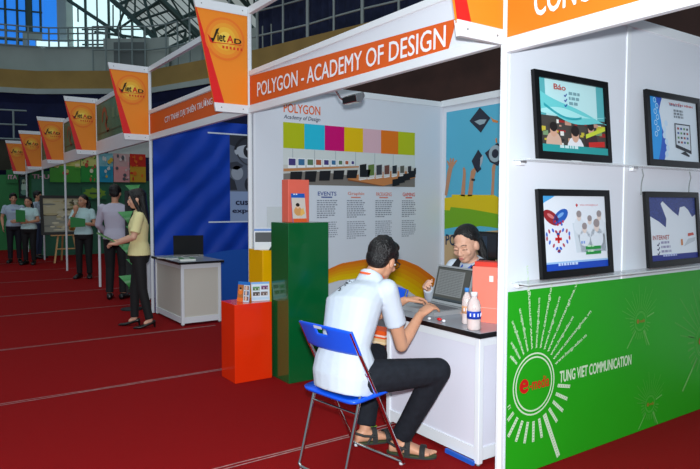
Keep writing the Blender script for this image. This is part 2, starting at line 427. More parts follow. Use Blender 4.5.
# the computer room picture
a = Art((LW, 0, 0), (0, 1, 0), (0, 0, 1), (1, 0, 0), eps=.0006)
U0, U1, V0, V1 = .33, 1.93, 1.615, 1.952
def pic(fx, fy): return (U0+(U1-U0)*fx, V0+(V1-V0)*fy)
def pp(pts, c, L): a.poly([pic(*p) for p in pts], c, L)
pp([(0, 0), (1, 0), (1, 1), (0, 1)], (196, 196, 190), 2); pp([(0, .55), (1, .62), (1, 1), (0, 1)], (208, 214, 212), 3)
pp([(0, 0), (1, 0), (1, .30), (.5, .30), (.2, .40), (0, .30)], (122, 116, 110), 3)
for k in range(6): pp([(.06+.15*k, .6), (.065+.15*k, .6), (.065+.15*k, 1), (.06+.15*k, 1)], (170, 180, 184), 4)
pp([(0, .44), (.55, .60), (.55, .56), (0, .36)], (190, 130, 82), 5)
for k in range(9):
    x = .03+.066*k*(1-.02*k); y = .46+.018*k; sz = 1-.065*k
    pp([(x, y), (x+.056*sz, y+.01), (x+.056*sz, y+.29*sz), (x, y+.29*sz)], (234, 236, 238), 6+k)
    pp([(x+.005, y+.08*sz), (x+.051*sz, y+.08*sz), (x+.051*sz, y+.265*sz), (x+.005, y+.265*sz)], ((70, 60, 120), (60, 110, 150), (90, 120, 90), (170, 90, 60))[k % 4], 7+k)
for k in range(6):
    x = .04+.10*k; y = .04+.045*k
    pp([(x, y), (x+.075, y+.01), (x+.085, y+.34-.02*k), (x+.005, y+.32-.02*k)], (30, 30, 34), 17+k)
pp([(.45, .20), (.73, .02), (1, .30), (1, .50), (.78, .48), (.45, .30)], (196, 128, 76), 18)
pp([(.45, .20), (.73, .02), (.73, -.0), (.45, .16)], (140, 84, 48), 19)
for k in range(7):
    x = .54+.065*k; y = .24+.03*k; sz = 1-.07*k
    pp([(x-.006, y-.03), (x+.058*sz, y+.01*sz), (x+.058*sz, y+.46*sz), (x-.006, y+.42*sz)], (206, 208, 206), 20+k)
    pp([(x, y+.04), (x+.052*sz, y+.07*sz), (x+.052*sz, y+.43*sz), (x, y+.39*sz)], ((30, 32, 30), (96, 120, 60), (60, 60, 66), (110, 70, 60), (40, 44, 50), (90, 90, 80), (50, 50, 54))[k], 21+k)
    pp([(x+.0, y-.07), (x+.06*sz, y-.03), (x+.05*sz, y+.0), (x-.01, y-.04)], (226, 226, 224), 21+k)
for k in range(5):
    x = .80+.045*k; y = .0+.09*k
    pp([(x, max(y, 0)), (min(x+.06, 1), max(y, 0)+.05), (min(x+.055, 1), y+.26), (x, y+.22)], (26, 26, 30), 28+k)
a.mb.build('computer_room_picture', t)
for k, (u0, u1, hd, c) in enumerate(((.695, .945, 'EVENTS', (60, 84, 150)), (1.045, 1.285, 'Graphic', (214, 130, 110)), (1.40, 1.635, 'PACKAGING', (214, 120, 104)), (1.75, 1.95, 'GAMING', (206, 70, 50)))):
    a = Art((LW, 0, 0), (0, 1, 0), (0, 0, 1), (1, 0, 0), eps=.0009)
    a.text(hd, u0+.01, 1.515, u0+(u1-u0)*.9, 1.555, c, 3, bold=.02); a.rect(u0+.05, 1.494, u0+(u1-u0)*.7, 1.506, c, 3); a.mb.build('heading', t); a = Art((LW, 0, 0), (0, 1, 0), (0, 0, 1), (1, 0, 0), eps=.0009)
    a.lines(u0, 1.462, u1-u0, 9, .0205, (134, 140, 152), 3, k); a.mb.build('text_column', t); a = Art((LW, 0, 0), (0, 1, 0), (0, 0, 1), (1, 0, 0), eps=.0009); a.lines(u0, 1.25, u1-u0, 9, .0205, (150, 156, 168), 3, 10+k)
    a.mb.build('text_column', t)
a = Art((LW, 0, 0), (0, 1, 0), (0, 0, 1), (1, 0, 0), eps=.0009)
AU = [(.0, .40), (.3, .53), (.55, .665), (.777, .778), (.976, .842), (1.265, .868), (1.55, .868), (1.772, .839), (1.99, .758), (2.173, .648), (2.29, .56)]
AL = [(.0, .30), (.3, .43), (.55, .55), (.777, .64), (.953, .672), (1.265, .68), (1.55, .635), (1.747, .556), (1.943, .44), (2.1, .31), (2.29, .12)]
def interp(P, u):
    for (a0, b0), (a1, b1) in zip(P, P[1:]):
        if u <= a1: 
            f = (u-a0)/(a1-a0); return b0+(b1-b0)*f
    return P[-1][1]
us = [.06+.0445*k for k in range(51)]
hi0 = [(u, interp(AU, u)) for u in us]; lo0 = [(u, interp(AL, u)) for u in us]
cols = [(222, 118, 22), (224, 134, 20), (226, 150, 16), (228, 168, 12), (230, 186, 8), (232, 196, 6)]
for k, c in enumerate(cols):
    lo = [(h[0], h[1]+(l[1]-h[1])*(k+1)/6) for h, l in zip(hi0, lo0)]; hi = [(h[0], h[1]+(l[1]-h[1])*k/6) for h, l in zip(hi0, lo0)]
    a.strip(lo, hi, c, 3)
a.mb.build('orange_arc', t)

# graduates banner on the back wall
BY = 2.329
t = thing('wall_banner', 'blue banner with raised hands, graduation caps and yellow and green brush strokes', 'banner', (-2.0, BY, 0))
a = Art((0, BY, 0), (1, 0, 0), (0, 0, 1), (0, -1, 0)); a.rect(-2.91, .1, -1.2, 2.44, (86, 176, 206), 1)
a.mb.build('sheet', t)
def bart(): return Art((0, BY, 0), (1, 0, 0), (0, 0, 1), (0, -1, 0), eps=.0009)
def Q(a, pts, c, L): a.poly([a.q(*p) for p in pts], c, L)
a = bart()
Q(a, [(444.7, 198), (452, 197), (452, 194.6), (494, 195), (504, 200), (520, 204), (520, 240), (505, 219), (444.7, 221)], (216, 190, 18), 3)
Q(a, [(444.7, 210), (450, 210.5), (451, 207), (470, 209), (498, 214), (500, 219), (520, 221), (520, 244), (444.7, 232)], (112, 166, 26), 4)
Q(a, [(444.7, 229), (458, 226.8), (470, 228.5), (480, 226), (490, 227), (520, 232), (520, 238), (490, 237), (444.7, 240)], (86, 176, 206), 5)
Q(a, [(444.7, 236), (458, 233.5), (490, 231), (520, 228), (520, 330), (444.7, 330)], (196, 166, 124), 6)
a.mb.build('brush_strokes', t)
a = bart(); x0, y0 = a.q(446, 244.0); x1, y1 = a.q(487, 231.5)
a.text('POLYGON', x0, y0-.01, x1, y0+.11, (16, 52, 84), 8, bold=.02); a.mb.build('lettering', t)
a = bart(); sk = (186, 136, 104)
Q(a, [(444.8, 195), (447.2, 196), (452.5, 169), (454.5, 165), (457.5, 160.5), (456, 160), (453.6, 162.5), (454.5, 158.5), (453, 158), (451.6, 162), (451.4, 158), (450, 158.4), (450, 163), (447.6, 160.4), (446.8, 161.3), (449, 166.5), (447.4, 172)], sk, 3)
a.mb.build('raised_hand', t)
a = bart(); Q(a, [(460.8, 196), (465, 196.6), (466, 174), (465.8, 170), (464.4, 167), (463, 168), (463.2, 174)], sk, 3)
a.mb.build('raised_hand', t)
a = bart(); Q(a, [(467.8, 196.5), (472.4, 196), (473.6, 181), (476, 172), (476.6, 168.6), (474.2, 167.6), (471, 171), (469.4, 184)], sk, 3)
Q(a, [(471.4, 180.5), (475, 181), (475.4, 179), (471.8, 178.4)], (40, 40, 44), 4)
a.mb.build('raised_hand', t)
a = bart(); Q(a, [(491, 195), (494, 195), (495, 172), (496, 165), (493.4, 164), (492, 168), (492, 180)], sk, 3)
a.mb.build('raised_hand', t)
a = bart(); ck = (40, 46, 62)
Q(a, [(469.6, 121), (480, 107.4), (490.6, 118), (481, 132.8)], ck, 3)
Q(a, [(474.6, 121.5), (480, 119.5), (486.8, 119.5), (484.6, 123.5), (480, 125)], (150, 170, 180), 4)
Q(a, [(490.4, 116.2), (493, 119), (498.4, 121), (498, 123), (493, 122)], (206, 130, 70), 4)
a.mb.build('graduation_cap', t); a = bart()
Q(a, [(471.8, 161), (478.4, 149.4), (482.4, 155.5), (480, 165.5), (481.6, 169), (477.4, 173), (473.8, 166.5)], ck, 3)
Q(a, [(480.6, 158), (483.6, 154.4), (482.6, 162), (480.2, 168)], (166, 176, 186), 4)
a.mb.build('graduation_cap', t); a = bart()
Q(a, [(485, 153), (497.6, 142.8), (506, 150), (498, 166), (490, 162)], ck, 3)
x, y = a.q(495.4, 153.6); a.ring(x, y, .045, .085, (150, 170, 180), 4); Q(a, [(495.6, 138.6), (497, 138), (497.6, 142.5), (496, 143)], (206, 130, 70), 4)
a.mb.build('graduation_cap', t)

# green printed base of the near booth
RX = .0215
t = thing('printed_wall_panel', 'bright green printed lower wall with e-media sunburst and TUNG VIET COMMUNICATION', 'panel', (RX, 1.5, 0))
a = Art((RX, 0, 0), (0, 1, 0), (0, 0, 1), (1, 0, 0)); a.rect(.024, .004, 2.94, .992, mat('green_print', (30, 160, 22), .45, spec=.3, noise=.05, nscale=1.5), 1); a.mb.build('sheet', t)
def burst(cy, cz, r, red, wh, gr, main, name):
    a = Art((RX, 0, 0), (0, 1, 0), (0, 0, 1), (1, 0, 0), eps=.0009); k = r/.150
    a.ring(cy, cz, r*.95, r*1.0, wh, 3); a.ring(cy, cz, r*.83, r*.88, wh, 3)
    a.text('e', cy-.105*k, cz-.035*k, cy-.04*k, cz+.035*k, red, 4, bold=.05); a.text('-media', cy-.035*k, cz-.028*k, cy+.11*k, cz+.03*k, red, 4, bold=.025)
    rr = random.Random(3)
    n = 15
    for i in range(n):          # upper rays are web addresses
        th = math.radians(25+i*10.2); L = (.27, .36, .24, .40)[i % 4]*k
        s_ = ('www.hoqp-adsu.vn', 'www.camnanghoa.vn')[i % 2]; r0 = r*1.13
        if main:
            if math.cos(th) < 0: L = min(L, (cy-.035)/-math.cos(th)-r0)
            if L < .06: continue
            h = .027
            if th < math.pi/2+.2:
                a.text(s_, cy+r0*math.cos(th)+h/2*math.sin(th), cz+r0*math.sin(th)-h/2*math.cos(th), cy+r0*math.cos(th)+h/2*math.sin(th)+L, cz+r0*math.sin(th)-h/2*math.cos(th)+h, wh, 3, rot=th, bold=.012)
            else:
                th2 = th
                a.text(s_, cy+r0*math.cos(th2)+h/2*math.sin(th2), cz+r0*math.sin(th2)-h/2*math.cos(th2), cy+r0*math.cos(th2)+h/2*math.sin(th2)+L*.8, cz+r0*math.sin(th2)-h/2*math.cos(th2)+h, wh, 3, rot=th2, bold=.012)
        else:
            a.line(cy+r0*math.cos(th), cz+r0*math.sin(th), cy+(r0+L)*math.cos(th), cz+(r0+L)*math.sin(th), .011*k, gr, 3)
    for i in range(15):         # lower rays
        th = math.radians(-12-i*13.0); r0 = r*1.2; L = .10*k
        c = wh if main else gr
        if i == 4: L = .26*k
        if main and math.cos(th) < 0: L = min(L, (cy-.035)/-math.cos(th)-r0)
        if L < .02: continue
        L = min(L, (cz-.02)/max(1e-6, -math.sin(th))-r0)
        a.line(cy+r0*math.cos(th), cz+r0*math.sin(th), cy+(r0+L)*math.cos(th), cz+(r0+L)*math.sin(th), (.017 if i != 4 else .026)*k, c, 3)
        if main: 
            for q in range(7 if i != 4 else 18):
                d = r0+L*(q+.5)/(7 if i != 4 else 18); a.line(cy+d*math.cos(th), cz+d*math.sin(th), cy+(d+.003)*math.cos(th), cz+(d+.003)*math.sin(th), .012, (70, 150, 56), 4)
    if not main:
        for th, L in ((.25, .2), (-2.3, .33), (-1.0, .3)):
            a.line(cy+r*1.2*math.cos(th), cz+r*1.2*math.sin(th), cy+(r*1.2+L*k)*math.cos(th), cz+(r*1.2+L*k)*math.sin(th), .02*k, (110, 180, 90), 3)
    return a.mb.build(name, t)
WG = (206, 226, 196)
burst(.240, .479, .170, (196, 26, 24), WG, WG, True, 'sunburst_emblem')
burst(1.245, .712, .062, (150, 110, 40), (96, 176, 76), (80, 166, 62), False, 'sunburst_emblem')
burst(1.38, .16, .056, (150, 110, 40), (96, 176, 76), (80, 166, 62), False, 'sunburst_emblem')
burst(2.06, .49, .125, (170, 90, 40), (90, 172, 72), (74, 162, 56), False, 'sunburst_emblem')
a = Art((RX, 0, 0), (0, 1, 0), (0, 0, 1), (1, 0, 0), eps=.0009)
a.text('TUNG VIET COMMUNICATION', .455, .448, 1.155, .515, WG, 3, bold=.035)
for k in range(0): a.line(.47-.012*k, .425-.045*k, .47-.012*k+.15, .425-.045*k-.02*k, .014, WG, 3)
a.mb.build('lettering', t)

# the four framed screens on the near wall and their shelves
def screen(label, y0, y1, z0, z1, lean, paint):
    t = thing('framed_screen', label, 'screen', (.03, (y0+y1)/2, z0), 0, None)
    H = math.hypot(z1-z0, lean); up = V((-lean, 0, z1-z0)).normalized(); n = V((up.z, 0, -up.x)).normalized()
    o = V((.024+lean, y0, z0)); W = y1-y0
    b = MB(); bb = .036
    P = lambda u, v, d: o+V((0, u, 0))+up*v+n*d
    def bar(u0, v0, u1, v1, d0=0, d1=.022):
        b.prism([P(u0, v0, d0), P(u1, v0, d0), P(u1, v1, d0), P(u0, v1, d0)], n*(d1-d0), mat('screen_frame_black', (8, 8, 10), .35, spec=.25))
    bar(0, 0, W, bb*1.1); bar(0, H-bb, W, H); bar(0, bb*1.1, bb, H-bb); bar(W-bb, bb*1.1, W, H-bb); bar(bb, bb, W-bb, H-bb, 0, .008)
    b.build('frame', t)
    a = Art(o+V((0, bb, 0))+up*bb*1.1+n*.0095, (0, 1, 0), up, n, eps=.0006)
    w_, h_ = W-2*bb, H-2.1*bb
    paint(a, w_, h_); a.mb.build('picture', t); return t
def wave(a, f, g, n, c, L, w_, h_):
    us = [w_*k/n for k in range(n+1)]
    a.strip([(u, min(max(f(u/w_), 0), 1)*h_) for u in us], [(u, min(max(g(u/w_), 0), 1)*h_) for u in us], c, L)
def person_bits(a, x, y, s, skin, top, hair, L):
    a.disc(x, y-.55*s, .5*s, .5*s, top, L, 14); a.disc(x, y, .22*s, .28*s, skin, L+1, 14); a.disc(x, y+.14*s, .24*s, .2*s, hair, L+2, 14)
def p1(a, w_, h_):
    a.rect(0, 0, w_, h_, (90, 178, 184), 0); a.rect(w_*.1, h_*.5, w_*.88, h_, (190, 230, 232), 1)
    a.rect(0, 0, w_, h_*.50, (70, 66, 62), 2)
    rr = random.Random(4)
    for k in range(34):
        x, y = rr.uniform(0, .9)*w_, rr.uniform(.1, .42)*h_
        a.rect(x, y, min(x+rr.uniform(.03, .13)*w_, w_), y+rr.uniform(.02, .07)*h_, rr.choice(((196, 180, 60), (160, 40, 40), (226, 226, 220), (40, 40, 44), (120, 150, 110), (196, 150, 130))), 3+k % 5)
    for x, y, s, c in ((.18, .30, .13, (206, 170, 150)), (.5, .26, .15, (226, 226, 230)), (.75, .36, .12, (60, 40, 44))):
        person_bits(a, x*w_, y*h_, s, (206, 160, 136), c, (34, 26, 26), 10)
    a.poly([(.66*w_, .22*h_), (.98*w_, .36*h_), (.98*w_, .42*h_), (.66*w_, .28*h_)], (196, 210, 60), 14)
    a.poly([(.7*w_, .1*h_), (.96*w_, .12*h_), (.96*w_, .2*h_), (.7*w_, .17*h_)], (196, 40, 36), 14)
    wave(a, lambda t: .44+.12*(1-t)*math.cos(t*5)+.02, lambda t: .52+.30*(1-t)**2+.10*math.sin(t*4)*t, 30, (108, 206, 208), 16, w_, h_)
    wave(a, lambda t: .50+.16*(t-.4)**2, lambda t: .57+.05*math.sin(t*6), 30, (168, 230, 230), 17, w_, h_)
    a.strip([(.05*w_+.55*w_*k/12, (.62-.16*math.sin(k/12*2.2))*h_) for k in range(13)], [(.05*w_+.55*w_*k/12, (.66-.17*math.sin(k/12*2.2))*h_) for k in range(13)], (40, 160, 170), 18)
    a.rect(0, 0, w_, h_*.1, (40, 150, 150), 19); a.lines(w_*.25, h_*.06, w_*.55, 1, .03, (200, 226, 226), 20, 2)
    a.text('Báo', w_*.2, h_*.86, w_*.38, h_*.94, (176, 70, 60), 19, bold=.03)
    for k in range(3):
        a.line(w_*.35, h_*(.80-.07*k), w_*.365, h_*(.78-.07*k), .007, (24, 60, 150), 19); a.line(w_*.365, h_*(.78-.07*k), w_*.39, h_*(.82-.07*k), .007, (24, 60, 150), 19)
        a.lines(w_*.42, h_*(.815-.07*k), w_*(.36-.05*k), 1, .032, (120, 160, 168), 19, k)
def p2(a, w_, h_):
    a.rect(0, 0, w_, h_, (226, 232, 240), 0); a.rect(0, 0, w_, h_*.09, (24, 70, 180), 2); a.rect(0, h_*.09, w_, h_*.115, (150, 190, 230), 2)
    a.lines(w_*.2, h_*.06, w_*.6, 1, .03, (190, 210, 240), 3, 4)
    a.poly([(0, h_), (0, h_*.88), (w_*.05, h_*.92), (w_*.13, h_*.96), (w_*.2, h_)], (70, 160, 220), 2)
    a.disc(w_*.13, h_*.71, .07, .034, (150, 34, 40), 3, rot=-.45); a.disc(w_*.27, h_*.72, .07, .034, (30, 90, 180), 3, rot=.45)
    a.disc(w_*.12, h_*.732, .03, .010, (210, 120, 120), 4, rot=-.4); a.disc(w_*.27, h_*.742, .03, .010, (120, 170, 226), 4, rot=.4)
    for k in range(7): a.disc(w_*(.18+.02*k), h_*(.655-.02*(k % 3)), .008, .008, ((196, 30, 40), (40, 90, 190))[k % 2], 4, 8)
    for k in range(22):
        th = 2*math.pi*k/22; x = 16*math.sin(th)**3/16; y = (13*math.cos(th)-5*math.cos(2*th)-2*math.cos(3*th)-math.cos(4*th))/16
        a.disc(w_*(.22+.175*x), h_*(.42+.16*y), .013, .008, ((176, 70, 90), (60, 100, 200))[k % 2], 3, 8, rot=th)
    a.rect(w_*.205, h_*.365, w_*.235, h_*.475, (200, 30, 30), 4); a.rect(w_*.17, h_*.40, w_*.27, h_*.44, (200, 30, 30), 4)
    a.text('www.camnanghoa.vn', w_*.58, h_*.86, w_*.88, h_*.895, (196, 80, 90), 3); a.poly([(w_*.51, h_*.88), (w_*.53, h_*.90), (w_*.55, h_*.88), (w_*.53, h_*.845)], (190, 30, 40), 3)
    for x, y, s in ((.55, .72, .12), (.72, .66, .11), (.88, .72, .12), (.63, .55, .12), (.83, .58, .15)):
        a.poly([(w_*x-.3*s, h_*.22), (w_*x+.55*s, h_*.22), (w_*x+.5*s, h_*y-.3*s), (w_*x-.5*s, h_*y-.3*s)], (206, 216, 224), 5)
        person_bits(a, w_*x, h_*y, s*.8, (220, 204, 196), (216, 224, 232), (150, 140, 140), 6)
    a.lines(w_*.56, h_*.34, .07, 1, .03, (120, 150, 210), 9, 1)
    for k in range(2): a.rect(w_*.63, h_*(.255-.07*k), w_*.88, h_*(.30-.07*k), (30, 140, 60), 9); a.lines(w_*.66, h_*(.29-.07*k), w_*.2, 1, .02, (190, 226, 190), 10, k)
def p3(a, w_, h_):
    a.rect(0, 0, w_, h_, (214, 226, 236), 0); sk = (40, 150, 224)
    wave2 = [(h_*k/20, w_*(.26+.06*math.sin(k/20*6.5))) for k in range(21)]
    a.strip([(0, y) for y, x in wave2], [(x, y) for y, x in wave2], (40, 90, 190), 1)
    a.strip([(0, y) for y, x in wave2], [(w_*(.14+.10*math.sin(k/20*3.2)), y) for k, (y, x) in enumerate(wave2)], sk, 2)
    for k in range(7): a.ring(w_*(.12+.04*(k % 2)), h_*(.95-.09*k), .012, .017, (190, 226, 246), 3, 14)
    for k in range(6): a.disc(w_*(.31+.03*math.sin(k*1.4)), h_*(.1+.1*k), .02, .02, (196, 220, 240), 2, 12)
    a.text('TRUYỀN HÌNH', w_*.40, h_*.91, w_*.92, h_*.965, (186, 44, 50), 3, bold=.03); a.lines(w_*.42, h_*.895, w_*.5, 1, .03, (130, 150, 170), 3, 2)
    for k in range(3): a.lines(w_*.5, h_*(.81-.05*k), w_*.4, 1, .028, (120, 130, 140), 3, 5+k)
    a.poly([(w_*.50, h_*.22), (w_*.84, h_*.13), (w_*.84, h_*.62), (w_*.50, h_*.62)], (40, 46, 54), 4)
    a.poly([(w_*.52, h_*.27), (w_*.82, h_*.19), (w_*.82, h_*.60), (w_*.52, h_*.60)], (206, 216, 226), 5)
    a.poly([(w_*.6, h_*.13), (w_*.78, h_*.08), (w_*.8, h_*.1), (w_*.7, h_*.17)], (30, 34, 40), 4)
    for r in range(4):
        for c in range(4): a.rect(w_*(.55+.065*c), h_*(.52-.075*r), w_*(.59+.065*c), h_*(.555-.075*r), ((150, 60, 60), (60, 90, 150), (90, 140, 90), (60, 60, 70))[(r+c) % 4], 6)
def p4(a, w_, h_):
    a.rect(0, 0, w_, h_, (220, 228, 236), 0)
    bl = mat('speckled_navy_print', (52, 66, 130), .45, noise=.7, nscale=160)
    a.poly([(0, h_), (w_, h_), (w_, h_*.72), (w_*.92, h_*.68), (w_*.84, h_*.80), (w_*.76, h_*.86), (w_*.66, h_*.84), (w_*.62, h_*.70), (w_*.5, h_*.78), (w_*.3, h_*.94), (w_*.26, h_*.9), (w_*.36, h_*.66), (w_*.34, h_*.52), (w_*.2, h_*.62), (0, h_*.72)], bl, 2)
    a.rect(0, 0, w_, h_*.09, (40, 50, 130), 3); a.lines(w_*.25, h_*.06, w_*.6, 1, .03, (180, 190, 226), 4, 3)
    a.text('INTERNET', w_*.06, h_*.33, w_*.40, h_*.40, (160, 66, 64), 3, bold=.02)
    for k in range(3):
        a.line(w_*.14, h_*(.255-.07*k), w_*.16, h_*(.235-.07*k), .008, (40, 40, 90), 3); a.line(w_*.16, h_*(.235-.07*k), w_*.19, h_*(.285-.07*k), .008, (40, 40, 90), 3)
        a.lines(w_*.22, h_*(.265-.07*k), w_*(.34+.04*k), 1, .03, (150, 150, 180), 3, k)
    a.poly([(w_*.7, h_*.2), (w_*.95, h_*.28), (w_*.97, h_*.34), (w_*.8, h_*.32)], (190, 198, 206), 3)
    a.rect(w_*.64, h_*.22, w_*.68, h_*.32, (196, 120, 60), 4); a.poly([(w_*.8, h_*.36), (w_*.94, h_*.38), (w_*.92, h_*.42), (w_*.8, h_*.41)], (190, 80, 70), 4)
screen('black-framed screen with teal waves above a collage of magazine people', .170, .812, 1.6775, 2.138, .04, p1)
screen('black-framed screen showing red and blue capsule over a heart of pills', .217, .85, 1.0475, 1.522, .042, p2)
screen('black-framed screen with blue bubbles and a drawn monitor, at right edge', 1.205, 1.845, 1.6775, 2.142, .04, p3)
screen('black-framed screen reading INTERNET under navy splash, at right edge', 1.225, 1.865, 1.0475, 1.52, .042, p4)
GLASS = mat('clear_acrylic', (236, 244, 246), .12, spec=.6, alpha=.55)
for z, lb in ((1.672, 'clear glass shelf holding the upper two screens'), (1.042, 'clear glass shelf just above the green print holding lower two screens')):
    t = thing('glass_shelf', lb, 'shelf', (.012, 1.0, z))
    b = MB(); b.box((.0215, .05, z-.008), (.13, 2.9, z), GLASS); b.build('pane', t, bevel=.002)
    for y in (.09, 1.10, 2.05):
        b = MB(); b.box((.0215, y-.02, z-.03), (.05, y+.02, z-.0085), ALU); b.box((.05, y-.02, z-.018), (.06, y+.02, z-.0085), CHROME); b.build('clip', t, bevel=.003)
for y, lb in ((1.215, 'thin grey cable hanging between the two right-hand screens'), (1.78, 'thin grey cable at the right edge above the INTERNET screen')):
    b = MB(); b.tube([(.026, y, 1.66), (.030, y+.010, 1.62), (.028, y-.002, 1.58), (.030, y-.010, 1.55), (.028, y-.008, 1.50)], .0035, STEEL, 8); tag(b.build('cable'), lb, 'cable')

# blue booth print
FX = -2*S+.0125
t = thing('wall_poster', 'grey close-up eye print with customer experience caption on blue cloth wall', 'poster', (FX, 1.4, 1.2))
a = Art((FX, 0, 0), (0, 1, 0), (0, 0, 1), (1, 0, 0), eps=.0015)
a.rect(1.09, 1.18, 2.3, 1.60, (140, 160, 196), 1); a.rect(1.09, 1.60, 2.3, 2.385, (92, 100, 116), 1); a.mb.build('sheet', t)
a = Art((FX, 0, 0), (0, 1, 0), (0, 0, 1), (1, 0, 0), eps=.0015)
a.poly([(1.09, 2.385), (2.3, 2.385), (2.3, 2.2), (1.5, 2.28), (1.25, 2.2), (1.09, 2.25)], (50, 54, 64), 2)
a.disc(1.40, 2.16, .24, .10, (176, 184, 196), 3); a.disc(1.38, 2.17, .085, .095, (36, 38, 46), 4); a.disc(1.36, 2.20, .02, .02, (210, 216, 224), 5)
a.ring(1.42, 2.12, .24, .275, (34, 36, 44), 4, t0=.5, t1=2.9); a.ring(1.42, 2.20, .22, .24, (60, 64, 74), 4, t0=3.5, t1=5.6)
a.poly([(1.09, 2.0), (1.2, 2.02), (1.3, 1.96), (1.2, 1.9), (1.09, 1.92)], (58, 62, 74), 2); a.poly([(1.09, 1.62), (1.2, 1.62), (1.16, 1.75), (1.09, 1.8)], (48, 52, 62), 2)
a.disc(1.38, 1.70, .07, .1, (40, 44, 54), 2); a.disc(1.2, 1.86, .09, .10, (150, 158, 172), 2)
a.mb.build('eye_picture', t)
a = Art((FX, 0, 0), (0, 1, 0), (0, 0, 1), (1, 0, 0), eps=.0015)
a.text('customer', 1.17, 1.41, 1.75, 1.48, (20, 26, 60), 3, bold=.03); a.mb.build('lettering', t); a = Art((FX, 0, 0), (0, 1, 0), (0, 0, 1), (1, 0, 0), eps=.0015); a.text('experience', 1.12, 1.28, 1.80, 1.36, (20, 26, 60), 3, bold=.03); a.mb.build('lettering', t)
a = Art((FX, 0, 0), (0, 1, 0), (0, 0, 1), (1, 0, 0), eps=.0012)
a.rect(.77, 2.385, 2.3, 2.405, (206, 216, 230), 3); a.rect(.77, 1.165, 2.3, 1.185, (206, 216, 230), 3); a.mb.build('white_rule', t)
a = Art((FX, 0, 0), (0, 1, 0), (0, 0, 1), (1, 0, 0), eps=.0010)
us = [.04+.1*k for k in range(29)]
a.strip([(u, .02) for u in us], [(u, .62+.16*math.sin((u-.2)*1.5)) for u in us], mat('pale_blue_cloth_print', (20, 84, 178), .38), 1); a.mb.build('light_wave', t)

# ------------------------------------------------------------------ counters
def counter(label, x0, x1, y0, y1, h, over=.025, infill=('counter_infill', (218, 218, 230))):
    t = thing('display_counter', label, 'counter', ((x0+x1)/2, (y0+y1)/2, 0))
    b = MB(); b.box((x0-over, y0-over*1.6, h-.028), (x1+over*1.6, y1+over, h-.0015), mat('black_edge', (14, 14, 16), .3)); b.box((x0-over+.003, y0-over*1.6+.003, h-.004), (x1+over*1.6-.003, y1+over-.003, h), mat('grey_worktop', (150, 154, 162), .25)); b.build('worktop', t)
    for x in (x0, x1-.035):
        for y in (y0, y1-.035):
            b = MB(); b.box((x, y, .012), (x+.035, y+.035, h-.03), ALU); b.lathe([(.012, 0), (.012, .012)], (x+.0175, y+.0175, 0), STEEL, 10); b.build('leg', t, bevel=.005)
    for nm, za, zb in (('top_rail', h-.085, h-.03), ('bottom_rail', .03, .10)):
        b = MB(); b.box((x0+.036, y0+.004, za), (x1-.036, y0+.03, zb), ALU); b.box((x1-.03, y0+.036, za), (x1-.004, y1-.036, zb), ALU); b.box((x0+.004, y0+.036, za), (x0+.03, y1-.036, zb), ALU); b.build(nm, t)
    for q, (c0, c1) in enumerate((((x0+.036, y0+.012, .10), (x1-.036, y0+.02, h-.085)), ((x1-.02, y0+.036, .10), (x1-.012, y1-.036, h-.085)), ((x0+.012, y0+.036, .10), (x0+.02, y1-.036, h-.085)))):
        b = MB(); b.box(c0, c1, mat(infill[0], infill[1], .45, noise=.02, nscale=2)); b.build('panel', t)
    return t
CT = counter('white counter with dark top where the seated man works at a laptop', -1.0, -.175, .03, .54, .752)
b = MB(); b.box((-.42, .012, .004), (-.2, .029, .028), ink((30, 90, 190))); b.build('blue_strip', CT)
counter('grey-white counter with black top in front of the blue cloth wall', -5.85, -4.85, .0, .49, .755, infill=('warm_grey_infill', (206, 202, 190)))
counter('low white counter mostly hidden behind the man seen from behind', -8.2, -7.0, .24, .72, .75)

# plinths
def plinth(label, x0, x1, y0, y1, h, rgb, nm):
    b = MB(); b.box((x0, y0, 0), (x1, y1, h), mat(nm, rgb, .16, spec=.55, noise=.04, nscale=3, coat=.3))
    return tag(b.build('display_plinth', bevel=.004), label, 'plinth')
plinth('glossy orange-red plinth box with two brochures on top', -2.645, -2.372, -.43, -.10, .635, (232, 50, 10), 'gloss_red')
plinth('tall glossy dark green plinth box carrying a salmon carton', -2.43, -2.132, -.075, .30, 1.288, (4, 92, 44), 'gloss_green')
plinth('yellow plinth box behind the green one, papers on top', -2.94, -2.66, -.04, .30, 1.035, (238, 178, 6), 'gloss_yellow')

def brochure(label, o, ang, w_, h_, tilt, base, paint, cat='brochure', nm='brochure', th=.004):
    """upright card whose front looks along ang (radians, about z)"""
    t = thing(nm, label, cat, o); n0 = V((math.cos(ang), math.sin(ang), 0)); u = V((-n0.y, n0.x, 0))
    up = (V((0, 0, 1))*math.cos(tilt)-n0*math.sin(tilt)); n = u.cross(up)
    o = V(o); b = MB(); b.prism([o-u*w_/2, o+u*w_/2, o+u*w_/2+up*h_, o-u*w_/2+up*h_], -n*th, ink(base)); b.build('sheet', t)
    a = Art(o-u*w_/2+n*.0005, u, up, n, eps=.0006); paint(a, w_, h_); a.mb.build('print', t); return t
def br1(a, w_, h_):
    a.rect(0, h_*.85, w_, h_, (40, 110, 190), 1); a.rect(0, 0, w_*.5, h_*.84, (176, 110, 60), 1); person_bits(a, w_*.24, h_*.62, w_*.36, (226, 180, 140), (226, 120, 50), (40, 26, 20), 2)
    a.rect(0, 0, w_*.5, h_*.2, (226, 110, 40), 6); a.rect(w_*.5, 0, w_, h_*.84, (196, 216, 230), 1)
    for k, c in enumerate(((120, 90, 90), (60, 80, 120), (150, 120, 110))): a.rect(w_*.56, h_*(.08+.26*k), w_*.94, h_*(.28+.26*k), c, 2); a.disc(w_*.72, h_*(.18+.26*k), .012, .02, (220, 190, 170), 3, 10)
